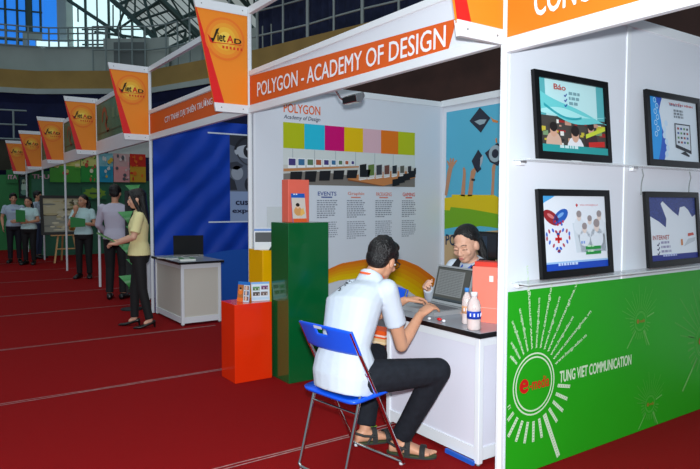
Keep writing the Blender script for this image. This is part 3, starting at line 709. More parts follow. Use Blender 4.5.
def br2(a, w_, h_):
    a.rect(0, 0, w_, h_, (206, 216, 226), 1); a.rect(0, h_*.9, w_, h_, (120, 170, 220), 2)
    for (x, y, c) in ((.08, .56, (90, 140, 90)), (.55, .60, (120, 70, 120)), (.08, .28, (80, 70, 66)), (.52, .28, (120, 100, 96))):
        a.rect(w_*x, h_*y, w_*(x+.38), h_*(y+.2), c, 2)
        for k in range(4): a.rect(w_*(x+.03+.09*k), h_*(y+.03), w_*(x+.08+.09*k), h_*(y+.11), (200, 190, 180) if k % 2 else (60, 44, 40), 3)
    a.rect(w_*.03, h_*.06, w_*.97, h_*.2, (180, 206, 226), 2)
def br3(a, w_, h_):
    a.rect(0, h_*.85, w_, h_, (30, 90, 180), 1); a.lines(w_*.15, h_*.95, w_*.6, 1, .02, (220, 230, 240), 2, 1)
    a.rect(0, h_*.12, w_, h_*.85, (206, 196, 186), 1); person_bits(a, w_*.42, h_*.56, w_*.6, (226, 184, 150), (206, 150, 90), (34, 24, 20), 2)
    a.poly([(w_*.55, h_*.2), (w_*.9, h_*.3), (w_*.8, h_*.5), (w_*.6, h_*.4)], (226, 176, 90), 6); a.rect(0, 0, w_, h_*.13, (220, 90, 40), 7)
brochure('small stacked-photo brochure with orange cover, left one on the red plinth', (-2.475, -.31, .6365), math.radians(-62), .12, .165, .12, (40, 100, 180), br1)
brochure('pale photo brochure standing right on the red plinth', (-2.445, -.165, .6365), math.radians(-15), .15, .155, .14, (196, 206, 220), br2)
# salmon carton on the green plinth, brochure leaning on it
b = MB(); b.box((-2.36, -.01, 1.289), (-2.25, .185, 1.635), mat('salmon_carton', (232, 104, 84), .5, noise=.03, nscale=4)); tag(b.build('carton', bevel=.003), 'salmon coloured upright carton on top of green plinth', 'box')
brochure('brochure of child in blue and orange leaning on the salmon carton', (-2.185, .06, 1.289), 0, .125, .235, .14, (50, 110, 190), br3)
# papers on the yellow plinth
def pb(a, w_, h_):
    a.rect(0, h_*.86, w_, h_*.97, (90, 130, 190), 1); a.rect(w_*.05, h_*.35, w_*.97, h_*.8, (36, 40, 44), 1); a.rect(0, 0, w_, h_*.3, (206, 210, 214), 1)
brochure('white booklet with black band standing on yellow plinth', (-2.72, -.0, 1.036), math.radians(-25), .16, .19, .1, (214, 218, 222), pb, nm='booklet', cat='booklet')
def pc(a, w_, h_):
    a.rect(0, 0, w_, h_, (176, 184, 188), 1); person_bits(a, w_*.45, h_*.16, w_*.22, (214, 170, 140), (60, 60, 70), (30, 24, 22), 2); person_bits(a, w_*.75, h_*.18, w_*.2, (206, 160, 130), (190, 90, 60), (30, 24, 22), 2)
brochure('grey leaflet with small faces standing tall behind white booklet', (-2.70, .16, 1.036), math.radians(-20), .24, .375, .04, (176, 184, 188), pc, nm='leaflet', cat='leaflet')
b = MB(); b.prism([(-2.66, .02, 1.036), (-2.62, .0, 1.036), (-2.60, .05, 1.10), (-2.63, .07, 1.13)], (-.02, .06, 0), mat('dark_green_card', (40, 84, 66), .5)); tag(b.build('folded_card'), 'small dark green folded card at corner of yellow plinth', 'card')

# ------------------------------------------------------------------ laptops and things on the counters
def laptop(label, cx, cy, z, rz, open_deg, lid_mat, scr, w_=.36, d=.26):
    """hinge at the back (+y), the user sits at -y"""
    t = thing('laptop', label, 'laptop', (cx, cy, z), rz)
    def B(name, fn, parent=None):
        b = MB(); fn(b); M = wm(t)
        b.v = [M@p for p in b.v]; return b.build(name, parent or t)
    base = B('base', lambda b: b.box((-w_/2, -d, .0), (w_/2, 0, .026), lid_mat))
    def keys(b):
        for r in range(5):
            for c in range(14): b.box((-w_*.43+c*w_*.0615, -d*.16-r*.024-.018, .0262), (-w_*.43+c*w_*.0615+w_*.054, -d*.16-r*.024, .029), mat('laptop_keys', (96, 96, 100), .5))
    B('keyboard', keys, base)
    B('touchpad', lambda b: b.box((-.04, -d*.95, .0262), (.04, -d*.72, .0275), mat('laptop_pad', (140, 142, 146), .35)), base)
    th = math.radians(open_deg); up = V((0, -math.cos(th), math.sin(th))); n = V((0, -math.sin(th), -math.cos(th))); h = d*.98
    o = V((0, .004, .028))
    lid = B('screen_lid', lambda b: b.prism([o+V((-w_/2, 0, 0)), o+V((w_/2, 0, 0)), o+V((w_/2, 0, 0))+up*h, o+V((-w_/2, 0, 0))+up*h], -n*.012, lid_mat))
    def disp(b):
        a = Art(o+V((-w_/2, 0, 0))+n*.0008, (1, 0, 0), up, n, mb=b, eps=.0007); a.rect(.012, .018, w_-.012, h-.012, (24, 26, 26), 0); scr(a, w_, h)
    B('display', disp, lid)
    return t
def scr1(a, w_, h):
    e = lambda n, rgb, s: mat(n, rgb, .3, emit=s)
    a.rect(.016, .022, w_-.016, h-.016, e('screen_dim', (66, 66, 62), .35), 1); a.rect(.03, .055, w_*.8, h-.03, e('screen_page', (104, 106, 106), .6), 2)
    for k in range(16): a.rect(.04, .065+k*.0105, w_*.77, .068+k*.0105, e('screen_rows', (70, 74, 74), .4), 3)
    for k in range(7): a.rect(.06+k*.03, .06, .0615+k*.03, h-.034, e('screen_rows', (70, 74, 74), .4), 3)
    a.rect(.016, .022, w_-.016, .036, e('screen_bar', (50, 56, 60), .3), 4)
SILVER = mat('laptop_silver', (168, 170, 172), .35, metal=.3)
laptop('open silver laptop in front of the seated man in white', -.805, .385, .7525, math.radians(-3), 104, SILVER, scr1)
laptop('open black laptop seen from its back on the blue booth counter', -5.52, .33, .756, math.radians(-110), 106, BLACK, lambda a, w_, h: None, .37, .26)

def bottle(label, x, y, z, s=1.0, labelrgb=(20, 60, 170), r=.033, capc=(230, 232, 236)):
    t = thing('water_bottle', label, 'bottle', (x, y, z))
    b = MB(); b.lathe([(r*.86, 0), (r, .008), (r*.96, .03), (r, .05), (r, .125), (r*.96, .135), (r*.8, .158), (r*.42, .178), (r*.40, .185)], (x, y, z), mat('bottle_plastic', (240, 224, 220), .12, trans=.35, spec=.6), 20); b.build('bottle_body', t)
    b = MB(); b.lathe([(r*1.02, .062), (r*1.02, .105)], (x, y, z), ink(labelrgb), 20)
    for k in range(5):
        an = -1.3+k*.55; b.box((-.0015, -.0035, .076), (.0015, .0035, .094), ink((222, 228, 240)), Matrix.Rotation(an, 3, 'Z'), (0, 0, .085)); 
        for q in range(8): b.v[-1-q] += V((x+r*1.02*math.cos(an), y+r*1.02*math.sin(an), z))
    b.build('paper_label', t)
    b = MB(); b.lathe([(r*.5, .185), (r*.5, .205), (r*.46, .208)], (x, y, z), ink(capc), 16); b.build('cap', t); return t
bottle('plastic water bottle with blue label near the counter corner', -.235, .045, .7525, r=.038)
bottle('clear slim bottle with blue cap behind the labelled bottle', -.375, .13, .7525, labelrgb=(206, 150, 110), r=.028, capc=(60, 130, 200))
# salmon carrier bag
t = thing('carrier_bag', 'tall salmon paper bag behind the water bottle on the counter', 'bag', (-.24, .3, .7525))
SAL = mat('salmon_paper', (246, 124, 104), .5, noise=.03, nscale=5)
b = MB()
fr0, fr1 = V((-.415, .215, .7525)), V((-.19, .31, .7525)); dp = V((-.06, .12, 0))
b.prism([fr0, fr1, fr1+V((0, 0, .325)), fr0+V((0, 0, .325))], dp, SAL); b.build('body', t)
b = MB(); b.prism([fr0+V((-.004, .02, .326)), fr0+(fr1-fr0)*.55+V((0, .02, .326)), fr0+(fr1-fr0)*.55+V((0, .02, .352)), fr0+V((-.004, .02, .352))], dp*.7, mat('red_paper', (206, 56, 40), .5)); b.build('red_folder', t)
u = (fr1-fr0).normalized(); n = V((u.y, -u.x, 0)); a = Art(fr0+n*.0008, u, (0, 0, 1), n)
L = (fr1-fr0).length
a.rect(L*.42, .24, L*.52, .275, (250, 220, 214), 1); a.mb.build('emblem', t); a = Art(fr0+n*.0008, u, (0, 0, 1), n); a.rect(0, .085, L, .088, (250, 180, 164), 1); a.mb.build('crease', t)
b = MB(); b.ell((-.53, .06, .7615), (.018, .012, .009), mat('red_plastic', (206, 20, 26), .3)); tag(b.build('usb_stick'), 'small red plastic object on the counter before the laptop', 'gadget')
for x, y, lb in ((-.585, .03, 'small white bead left of the red object on counter'), (-.48, .05, 'small white bead right of the red object on counter')):
    b = MB(); b.ell((x, y, .7605), (.011, .010, .008), ink((226, 226, 230))); tag(b.build('paper_pellet'), lb, 'crumb')
# papers on the blue booth counter
def paper(label, x, y, z, rz, w_, d, h, rgb, paint):
    t = thing('magazine', label, 'magazine', (x, y, z), rz); b = MB(); M = wm(t)
    b.box((-w_/2, -d/2, 0), (w_/2, d/2, h), ink((226, 226, 220))); b.v = [M@p for p in b.v]; b.build('pages', t)
    R = M.to_3x3(); a = Art(M@V((-w_/2, -d/2, h)), R@V((1, 0, 0)), R@V((0, 1, 0)), (0, 0, 1)); a.rect(0, 0, w_, d, rgb, 1); paint(a, w_, d); a.mb.build('cover', t)
paper('open pale magazine at front of the blue booth counter', -5.38, .06, .756, .3, .30, .21, .012, (190, 200, 190), lambda a, w, d: (a.rect(w*.1, d*.1, w*.45, d*.9, (96, 130, 120), 2), a.rect(w*.55, d*.2, w*.9, d*.8, (140, 150, 160), 2)))
paper('small green leaflet pile right of the black laptop', -5.06, .14, .756, -.2, .24, .18, .02, (90, 140, 90), lambda a, w, d: a.rect(w*.1, d*.3, w*.9, d*.7, (200, 206, 196), 2))

# ------------------------------------------------------------------ folding chairs
CB = mat('blue_seat_plastic', (14, 84, 220), .32, spec=.5)
def make_chair(label):
    t = thing('folding_chair', label, 'chair')
    W = .2; hw = W
    def slab(pts, zf, th, n=8, dish=0.0):
        pass
    b = MB()                                     # seat: a dished slab with rounded outline
    N = 32; top = []; bot = []
    for k in range(N):
        th = 2*math.pi*k/N; c, s_ = math.cos(th), math.sin(th)
        x = math.copysign(abs(c)**.25, c)*.216; y = math.copysign(abs(s_)**.25, s_)*.222+.022
        top.append(V((x, y, .452+.012*(y/.19)))); bot.append(V((x*.985, y*.985, .437+.012*(y/.19))))
    ins = [V((p.x*.75, p.y*.75, p.z-.006)) for p in top]; ctr = [V((p.x*.1, p.y*.1, .445)) for p in top]
    b.loft([[V((p.x*.1, p.y*.1, .437)) for p in bot], bot, top, ins, ctr], CB); b.build('seat', t)
    b = MB()                                     # backrest with a hand slot, curved in plan
    def bp(u, v):                                # u -1..1 across, v 0..1 up
        x = u*.212; cur = -.035*(1-u*u)
        return V((x, -.135-.066*v+cur, .675+.130*v+.012*(1-u*u)*v))
    nu, nv = 20, 8; th = V((0, -.011, -.004)); hole = lambda i, j: 8 <= i < 12 and 5 <= j < 7
    gf = [[bp(-1+2*i/nu, j/nv) for i in range(nu+1)] for j in range(nv+1)]
    vs = [p for r in gf for p in r]; n1 = len(vs); vs += [p+th for p in vs]; idx = lambda i, j: j*(nu+1)+i
    fs = []; cells = {(i, j) for i in range(nu) for j in range(nv) if not hole(i, j)}
    for i, j in cells:
        q = (idx(i, j), idx(i+1, j), idx(i+1, j+1), idx(i, j+1)); fs.append(q[::-1]); fs.append(tuple(n1+k for k in q))
        for (di, dj, e0, e1) in ((0, -1, 0, 1), (1, 0, 1, 2), (0, 1, 2, 3), (-1, 0, 3, 0)):
            if (i+di, j+dj) not in cells: fs.append((q[e0], q[e1], n1+q[e1], n1+q[e0]))
    b.add(vs, fs, CB, True); bk = b.build('backrest', t); bv = bk.modifiers.new('bevel', 'BEVEL'); bv.width = .003; bv.limit_method = 'ANGLE'
    a = Art(bp(-.12, .93)+V((0, -.0122, -.004)), (1, 0, 0), V((0, -.4, 1)).normalized(), V((0, -1, -.4)).normalized()); a.rect(-.02, -.012, .045, .006, (190, 200, 220), 1); a.mb.build('maker_sticker', bk)
    R = .0105
    for s_ in (-1, 1):
        x = s_*hw
        b = MB(); b.tube([(x, -.205, .80), (x, -.14, .67), (x, -.06, .52), (x, .0, .41), (x, .19, .035), (x, .20, .018)], R, CHROME, 10); b.build('front_leg', t)
        b = MB(); xi = x-s_*.024
        b.tube([(xi, -.075, .565), (xi, -.10, .50), (xi, -.225, .05), (xi, -.235, .022)], R*.9, CHROME, 10); b.build('rear_leg', t)
        b = MB(); b.lathe([(.014, -.004), (.014, .034)], (x-s_*.03 if s_ > 0 else x, -.078, .558), CHROME, 12, (1, 0, 0)); b.build('hinge', t)
        b = MB(); b.tube([(xi, -.17, .425), (xi, .02, .428), (xi, .17, .44)], .008, CHROME, 8); b.build('seat_rail', t)
    b = MB(); b.tube([(-hw, .20, .018), (-hw+.02, .205, .011), (hw-.02, .205, .011), (hw, .20, .018)], R, CHROME, 10); b.build('front_floor_bar', t)
    b = MB(); b.tube([(-hw+.024, -.235, .022), (-hw+.044, -.24, .011), (hw-.044, -.24, .011), (hw-.024, -.235, .022)], R*.9, CHROME, 10); b.build('rear_floor_bar', t)
    b = MB(); b.tube([(-hw+.024, -.14, .36), (hw-.024, -.14, .36)], .007, CHROME, 8); b.build('stretcher', t)
    for s_ in (-1, 1):
        for (y, z, xx) in ((.20, .004, hw-.02), (-.235, .004, hw-.044)):
            b = MB(); b.lathe([(.012, 0), (.012, .012)], (s_*xx, y, .0), ink((200, 200, 204)), 10); b.build('foot_cap', t)
    return t
ch = make_chair('blue plastic folding chair with chrome legs under the seated man')
ch.location = (-.59, -.52, 0); ch.rotation_euler = (0, 0, math.radians(9))
c2 = copy_tree(ch); c2['label'] = 'second blue chair half hidden behind the counter at left of woman'
c2.location = (-1.5, .25, 0); c2.rotation_euler = (0, 0, math.radians(195))
c3 = copy_tree(ch); c3['label'] = 'blue folding chair on which the woman behind the counter sits'
c3.location = (-.93, .84, 0); c3.rotation_euler = (0, 0, math.radians(180))
def rbox(nm, label, cat, c, half, z0, z1, rz, rgb, stripe=None):
    t = thing(nm, label, cat, (c[0], c[1], z0), rz); M = wm(t)
    b = MB(); b.box((-half[0], -half[1], 0), (half[0], half[1], z1-z0), ink(rgb)); b.v = [M@p for p in b.v]; b.build('body', t)
    if stripe:
        b = MB(); h = z1-z0; b.box((-half[0]-.001, -half[1]-.001, h*.22), (half[0]+.001, half[1]+.001, h*.45), ink(stripe)); b.v = [M@p for p in b.v]; b.build('stripe', t)
    return t
rbox('booklet_stack', 'beige booklet pile under the orange box behind the seated man', 'booklet', (-1.285, .2), (.085, .07), .4655, .505, .3, (226, 190, 140), (236, 210, 170))
rbox('paper_box', 'orange box with white stripe seen under the arm of the seated man', 'box', (-1.285, .2), (.085, .065), .5055, .56, .25, (236, 92, 34), (244, 214, 200))
# dark monitor behind the woman
rbox('cabinet', 'low green cabinet under the dark monitor behind the woman', 'cabinet', (-2.0, 2.1), (.3, .2), 0, .86, 0, (52, 130, 50), (60, 140, 58))
t = thing('monitor', 'dark monitor behind the shoulder of the seated woman', 'monitor', (-2.06, 2.12, .86))
b = MB(); b.box((-2.19, 2.10, .90), (-1.93, 2.13, 1.165), BLACK); b.build('housing', t, bevel=.004)
b = MB(); b.box((-2.17, 2.0975, .92), (-1.95, 2.099, 1.145), mat('dark_screen', (22, 28, 38), .15)); b.box((-2.13, 2.096, .95), (-2.07, 2.0974, 1.12), mat('dark_screen_blue', (40, 56, 76), .2)); b.build('display', t)
b = MB(); b.box((-2.10, 2.10, .861), (-2.02, 2.16, .90), BLACK); b.build('stand', t)
# halogen lamp under the academy fascia
t = thing('spot_lamp', 'chrome halogen lamp clipped under the academy fascia', 'lamp', (-1.52, .03, 2.2))
b = MB(); b.tube([(-1.56, .0, 2.243), (-1.57, .04, 2.20), (-1.56, .075, 2.175), (-1.53, .08, 2.165)], .007, CHROME, 8); b.build('bracket', t)
b = MB(); b.prism([(-1.56, .05, 2.20), (-1.56, .12, 2.225), (-1.56, .135, 2.195), (-1.56, .105, 2.15), (-1.56, .06, 2.15)], (.17, 0, 0), CHROME); b.build('housing', t, bevel=.006)
b = MB(); b.prism([(-1.552, .049, 2.195), (-1.552, .055, 2.155), (-1.398, .055, 2.155), (-1.398, .049, 2.195)], (0, -.003, 0), BLACK); b.build('lamp_glass', t)
# ------------------------------------------------------------------ people
SKIN = mat('skin_tan', (200, 146, 116), .5, noise=.04, nscale=30, spec=.35)
SKIN2 = mat('skin_light', (218, 168, 142), .5, noise=.03, nscale=30, spec=.35)
HAIR = mat('black_hair', (16, 14, 15), .38, bump=.5, bscale=120, spec=.45)
LIP = mat('lips', (190, 112, 104), .45); EYEW = mat('eye_white', (226, 224, 220), .3); EYED = mat('eye_dark', (24, 18, 16), .25)
def remesh(b, vox, smooth, name, parent, label=None):
    """one continuous surface round all the closed shapes in b"""
    o = b.build('tmp'); md = o.modifiers.new('r', 'REMESH'); md.mode = 'VOXEL'; md.voxel_size = vox; md.use_smooth_shade = True
    if smooth: sm_ = o.modifiers.new('s', 'SMOOTH'); sm_.iterations = smooth; sm_.factor = .5
    dg = bpy.context.evaluated_depsgraph_get(); me = bpy.data.meshes.new_from_object(o.evaluated_get(dg)); old = o.data
    bpy.data.objects.remove(o); bpy.data.meshes.remove(old)
    me.name = name; me.materials.clear(); me.materials.append(b.mats[0])
    if parent is not None: me.transform(wm(parent).inverted())
    me.polygons.foreach_set('material_index', [0]*len(me.polygons)); me.polygons.foreach_set('use_smooth', [True]*len(me.polygons))
    n = bpy.data.objects.new(name, me); COL.objects.link(n); n.parent = parent
    if label: n['label'] = label
    return n
def limb(b, pts, rs, m, n=14):
    """chain of rounded cones"""
    pts = [V(p) for p in pts]
    for i in range(len(pts)-1): b.tube([pts[i], pts[i+1]], [rs[i], rs[i+1]], m, n)
    for p, r in zip(pts, rs): b.ell(p, r, m, nu=n, nv=8)
def ring(c, s_, f, rs, rf, n=22, p=2.4):
    out = []
    for k in range(n):
        t = 2*math.pi*k/n; x, y = math.cos(t), math.sin(t)
        out.append(c+s_*(math.copysign(abs(x)**(2/p), x)*rs)+f*(math.copysign(abs(y)**(2/p), y)*rf))
    return out
def hand(b, wr, d, nrm, side, m, s=1.0, curl=(.25, .3, .35, .4), spread=.12, thumb=.5):
    """palm, four jointed fingers and a thumb; d to the fingers, nrm out of the back of the hand, side to the thumb"""
    d = V(d).normalized(); nrm = V(nrm); nrm = (nrm-d*nrm.dot(d)).normalized(); sd = V(side); sd = (sd-d*sd.dot(d)-nrm*sd.dot(nrm)).normalized()
    wr = V(wr)
    b.loft([ring(wr+d*(x*s), sd, nrm, a*s, t*s, 14) for x, a, t in ((-.03, .024, .02), (0, .026, .019), (.03, .034, .017), (.065, .040, .015), (.088, .039, .012), (.095, .034, .008))], m)
    for k in range(4):
        o = wr+d*((.088, .092, .089, .082)[k]*s)+sd*((.030, .010, -.010, -.029)[k]*s)
        L = (.072, .080, .074, .058)[k]*s; a = spread*(1.5-k)/1.5; dd = (d+sd*a).normalized(); ang = 0; pts = [o-dd*.02*s]; p = o; pts.append(p)
        for seg, fr in ((1, .45), (2, .30), (3, .25)):
            ang += curl[k]*(1 if seg < 3 else .8); p = p+(dd*math.cos(ang)-nrm*math.sin(ang))*(L*fr); pts.append(p)
        limb(b, pts, [.0095*s, .0092*s, .0088*s, .008*s, .0068*s], m, 10)
    o = wr+d*.022*s+sd*.024*s; t1 = (d*.75+sd*thumb-nrm*.25).normalized(); t2 = (d*.95+sd*thumb*.4-nrm*.35).normalized()
    limb(b, [o, o+t1*.036*s, o+t1*.036*s+t2*.030*s, o+t1*.036*s+t2*.052*s], [.013*s, .0115*s, .0098*s, .0082*s], m, 10)
class Head:
    def __init__(s, c, f, up=(0, 0, 1), k=1.0):
        s.c = V(c); s.f = V(f).normalized(); u = V(up); s.u = (u-s.f*u.dot(s.f)).normalized(); s.s = s.u.cross(s.f); s.k = k   # s.s = figure's left
    def p(s, a, b, c): return s.c+(s.s*a+s.f*b+s.u*c)*s.k
    def e(s, b, pos, r, m, nu=18, nv=10): b.ell(s.p(*pos), [x*s.k for x in r], m, (s.s, s.f, s.u), nu, nv)
    def skull(s, b, m, female=False):
        s.e(b, (0, -.014, .030), (.073, .093, .082), m); s.e(b, (0, .022, -.022), (.066 if female else .062, .066, .086), m)
        if female: s.e(b, (0, .030, -.045), (.060, .052, .055), m)
        s.e(b, (0, .044, -.084), (.036 if female else .040, .036, .030), m); s.e(b, (0, .018, -.068), (.052 if female else .056, .050, .040), m)
        s.e(b, (0, .078, .014), (.046, .016, .013), m)
        for q in (-1, 1):
            s.e(b, (q*.036, .064 if female else .066, -.036), (.024, .014, .020) if female else (.022, .018, .018), m); s.e(b, (q*.074, -.006, -.018), (.011, .021, .031), m); s.e(b, (q*.012, .092, -.042), (.009, .011, .009), m)
        limb(b, [s.p(0, .084, .004), s.p(0, .100 if female else .106, -.038)], [.007*s.k, (.0105 if female else .0125)*s.k], m, 10)
        s.e(b, (0, .084, -.064), (.022, .013, .014), m)
    def face(s, par, lid=None):
        for q in (-1, 1):
            b = MB(); s.e(b, (q*.030, .0795, -.006), (.0145, .008, .0068), EYEW, 12, 8); ey = b.build('eye', par)
            b = MB(); s.e(b, (q*.030, .0855, -.0075), (.0068, .004, .0062), EYED, 10, 6); b.build('iris', ey)
            if lid: b = MB(); s.e(b, (q*.030, .0795, -.0045), (.0170, .0102, .0098), lid, 14, 8); b.build('eyelid', par)
            b = MB(); limb(b, [s.p(q*.014, .0915, .017), s.p(q*.032, .089, .0215), s.p(q*.049, .077, .015)], [.0022*s.k, .0026*s.k, .0015*s.k], mat('eyebrow_hair', (70, 52, 46), .7), 8); b.build('eyebrow', par)
            b = MB(); dz = -.010 if lid else 0; limb(b, [s.p(q*.016, .0858, -.002+dz), s.p(q*.031, .0885, .001+dz*1.1), s.p(q*.046, .0775, -.003+dz)], [.0016*s.k]*3, EYED, 8); b.build('eyelash_line', par)
        b = MB(); s.e(b, (0, .0935, -.0625), (.0175, .007, .0045), LIP, 14, 8); s.e(b, (0, .0935, -.0695), (.0145, .007, .0052), LIP, 14, 8); b.build('lips', par)
def torso(b, J, m, g=1.0, add=0.0, female=False, top=True, low=-.06):
    """lofted trunk from the hips to the neck base"""
    pel, wa, chs, nk = (V(J[k]) for k in ('pelvis', 'waist', 'chest', 'neck'))
    sh = (V(J['shL'])-V(J['shR'])); hp = (V(J['hipL'])-V(J['hipR'])); ss = sh.normalized(); hs = hp.normalized(); wS = sh.length/2
    ax0 = (wa-pel).normalized(); rings = []
    W = ((pel+ax0*low, hs, .150, .108), (pel, hs, .165, .118), ((pel+wa)/2, (hs*.7+ss*.3).normalized(), .152, .108), (wa, (hs+ss).normalized(), .132 if female else .140, .098),
         ((wa+chs)/2, ss, .142 if female else .155, .106), (chs, ss, .150 if female else .168, .116))
    pts = [W_[0] for W_ in W]
    for i, (c, sd, a, f_) in enumerate(W):
        t = (pts[min(i+1, len(pts)-1)]-pts[max(i-1, 0)]).normalized(); fw = sd.cross(t)*-1; fw.normalize()
        ex = J.get('lowadd', .008) if add and i < 3 else 0
        rings.append(ring(c, sd, fw, a*g+add+ex, f_*g+add+ex))
    if top:
        t = (nk-chs).normalized(); fw = (ss.cross(t)*-1).normalized(); mid = (V(J['shL'])+V(J['shR']))/2
        rings.append(ring(chs.lerp(mid, .6), ss, fw, (wS+.01)*g+add, .100*g+add)); rings.append(ring(mid+t*.012, ss, fw, wS*.92*g+add, .075*g+add, p=2.0))
        rings.append(ring(mid.lerp(nk, .55)+t*.01, ss, fw, wS*.66*g+add, .066*g+add, p=2.0)); rings.append(ring(nk, ss, fw, .066*g+add, .060*g+add, p=2.0))
    b.loft(rings, m)
def figure(label, J, HD, skin, shirt, trousers, shoes, sleeve='short', female=False, g=1.0, vox=.006, hands=None, hairfn=None, face=True, k=1.0, feet=True, legs=True, name_top='shirt', ground=None):
    t = thing('person', label, 'person', (V(J['pelvis']).x, V(J['pelvis']).y, 0) if ground is None else ground)
    b = MB(); torso(b, J, skin, g*.9, female=female)
    HD.skull(b, skin, female); nk = V(J['neck'])
    limb(b, [nk+(V(J['chest'])-nk).normalized()*.03, nk.lerp(HD.p(0, -.018, -.055), .4), HD.p(0, -.018, -.055)], [.040*g, .049*g, .050*g], skin)
    for q in ('R', 'L'):
        sh, el, wr = V(J['sh'+q]), V(J['el'+q]), V(J['wr'+q])
        limb(b, [sh, sh.lerp(el, .5), el, el.lerp(wr, .35), wr], [.050*g, .044*g, .036*g, .037*g, .025*g], skin)
        if hands and q in hands: hand(b, wr, m=skin, s=hands.get('s', 1), **hands[q])
        if legs:
            hp, kn, an = V(J['hip'+q]), V(J['kn'+q]), V(J['an'+q])
            limb(b, [hp, kn, kn.lerp(an, .35), an], [.075*g, .052*g, .050*g, .034*g], skin)
            if feet and shoes is not sandal:
                d = V(J['toe'+q]); d.z = 0; d.normalize(); limb(b, [an, V((an.x, an.y, .055))+d*.05], [.036*g, .022], skin)
            elif feet:
                d = V(J['toe'+q]); d.z = 0; d.normalize(); sd = V((-d.y, d.x, 0)); z = J.get('sole', .012); gx = V((an.x, an.y, 0))
                b.loft([ring(gx+d*x+V((0, 0, z+h)), sd, V((0, 0, 1)), a, h, 14, 2.6) for x, a, h in ((-.062, .014, .02), (-.055, .027, .03), (-.02, .033, .042), (.05, .038, .034), (.11, .044, .022), (.15, .043, .015), (.175, .036, .011))], skin)
                for i in range(5):
                    o = gx+d*(.172-.008*i)+sd*((.030-.0155*i)*(1 if q == 'R' else -1)); r = .0115-.0012*i
                    limb(b, [o+V((0, 0, z+r)), o+d*(.030-.003*i)+V((0, 0, z+r*.9))], [r, r*.9], skin, 10)
    remesh(b, vox, 3, 'body', t)
    # upper garment
    if shirt:
        b = MB(); torso(b, J, shirt, g, .006, female, low=J.get('hem', -.05))
        for q in ('R', 'L'):
            sh, el, wr = V(J['sh'+q]), V(J['el'+q]), V(J['wr'+q])
            if sleeve == 'short':
                e = sh.lerp(el, J.get('sl', .62)); limb(b, [sh, sh.lerp(e, .7)], [.062*g, .060*g], shirt); b.tube([sh, sh.lerp(e, .5), e], [.062*g, .060*g, .062*g], shirt, 16)
            else:
                e = el.lerp(wr, J.get('sl', .9)); limb(b, [sh, el, el.lerp(e, .6)], [.062*g, .050*g, .045*g], shirt); b.tube([el, el.lerp(e, .5), e], [.050*g, .046*g, .038*g], shirt, 14)
        remesh(b, max(vox, .007), 4, name_top, t)
    if trousers and legs:
        b = MB(); pel, wa = V(J['pelvis']), V(J['waist']); hs = (V(J['hipL'])-V(J['hipR'])).normalized(); ax = (wa-pel).normalized(); fw = (hs.cross(ax)*-1).normalized()
        hi = J.get('rise', .07)
        b.loft([ring(pel+ax*x, hs, fw, a*g+.004, f_*g+.004) for x, a, f_ in ((-.09, .14, .10), (-.04, .162, .116), (0, .167, .120), (hi*.6, .160, .114), (hi, .152, .108))], trousers)
        for q in ('R', 'L'):
            hp, kn, an = V(J['hip'+q]), V(J['kn'+q]), V(J['an'+q]); lw = J.get('legw', 1.0)
            lo = an.lerp(kn, J.get('cuff', .04)); up_ = (kn-an).normalized()
            limb(b, [hp, hp.lerp(kn, .5), kn, kn.lerp(an, .35)], [.092*g*lw, .080*g*lw, .066*g*lw, .062*g*lw], trousers)
            b.tube([kn, kn.lerp(lo, .4), kn.lerp(lo, .8), lo], [.064*g*lw, .062*g*lw, .055*g*lw, .056*g*lw], trousers, 18)
        remesh(b, max(vox, .008), 4, 'trousers', t)
    if shoes and feet:
        for q in ('R', 'L'):
            an = V(J['an'+q]); d = V(J['toe'+q]); d.z = 0; d.normalize(); sd = V((-d.y, d.x, 0)); gx = V((an.x, an.y, 0)); shoes(t, gx, d, sd, q)
    if hairfn: hairfn(t, HD)
    if face: HD.face(t, skin if face == 'down' else None)
    return t
def mk(c, m): return mat(c, m)
# shoes: closed dark shoes, and heels
SHOE = mat('black_shoe_leather', (14, 13, 14), .35)
def shoe_flat(t, g, d, sd, q):
    b = MB(); b.loft([ring(g+d*x+V((0, 0, h+.004)), sd, V((0, 0, 1)), a, h, 16, 2.6) for x, a, h in ((-.075, .02, .03), (-.065, .034, .040), (-.02, .040, .050), (.06, .046, .042), (.13, .050, .030), (.18, .046, .024), (.212, .028, .016))], SHOE); b.build('shoe', t)
def shoe_heel(t, g, d, sd, q):
    b = MB(); b.loft([ring(g+d*x+V((0, 0, z+h)), sd, V((0, 0, 1)), a, h, 16, 2.4) for x, a, h, z in ((-.062, .016, .018, .045), (-.05, .028, .024, .040), (-.01, .031, .020, .034), (.05, .035, .018, .014), (.10, .040, .016, .002), (.15, .034, .013, .002), (.185, .014, .008, .003))], SHOE)
    b.tube([g-d*.05+V((0, 0, .05)), g-d*.055+V((0, 0, .001))], [.016, .008], SHOE, 10); b.build('shoe', t)
SAND = mat('sandal_rubber', (38, 40, 40), .7); SANDG = mat('sandal_edge', (52, 66, 36), .6)
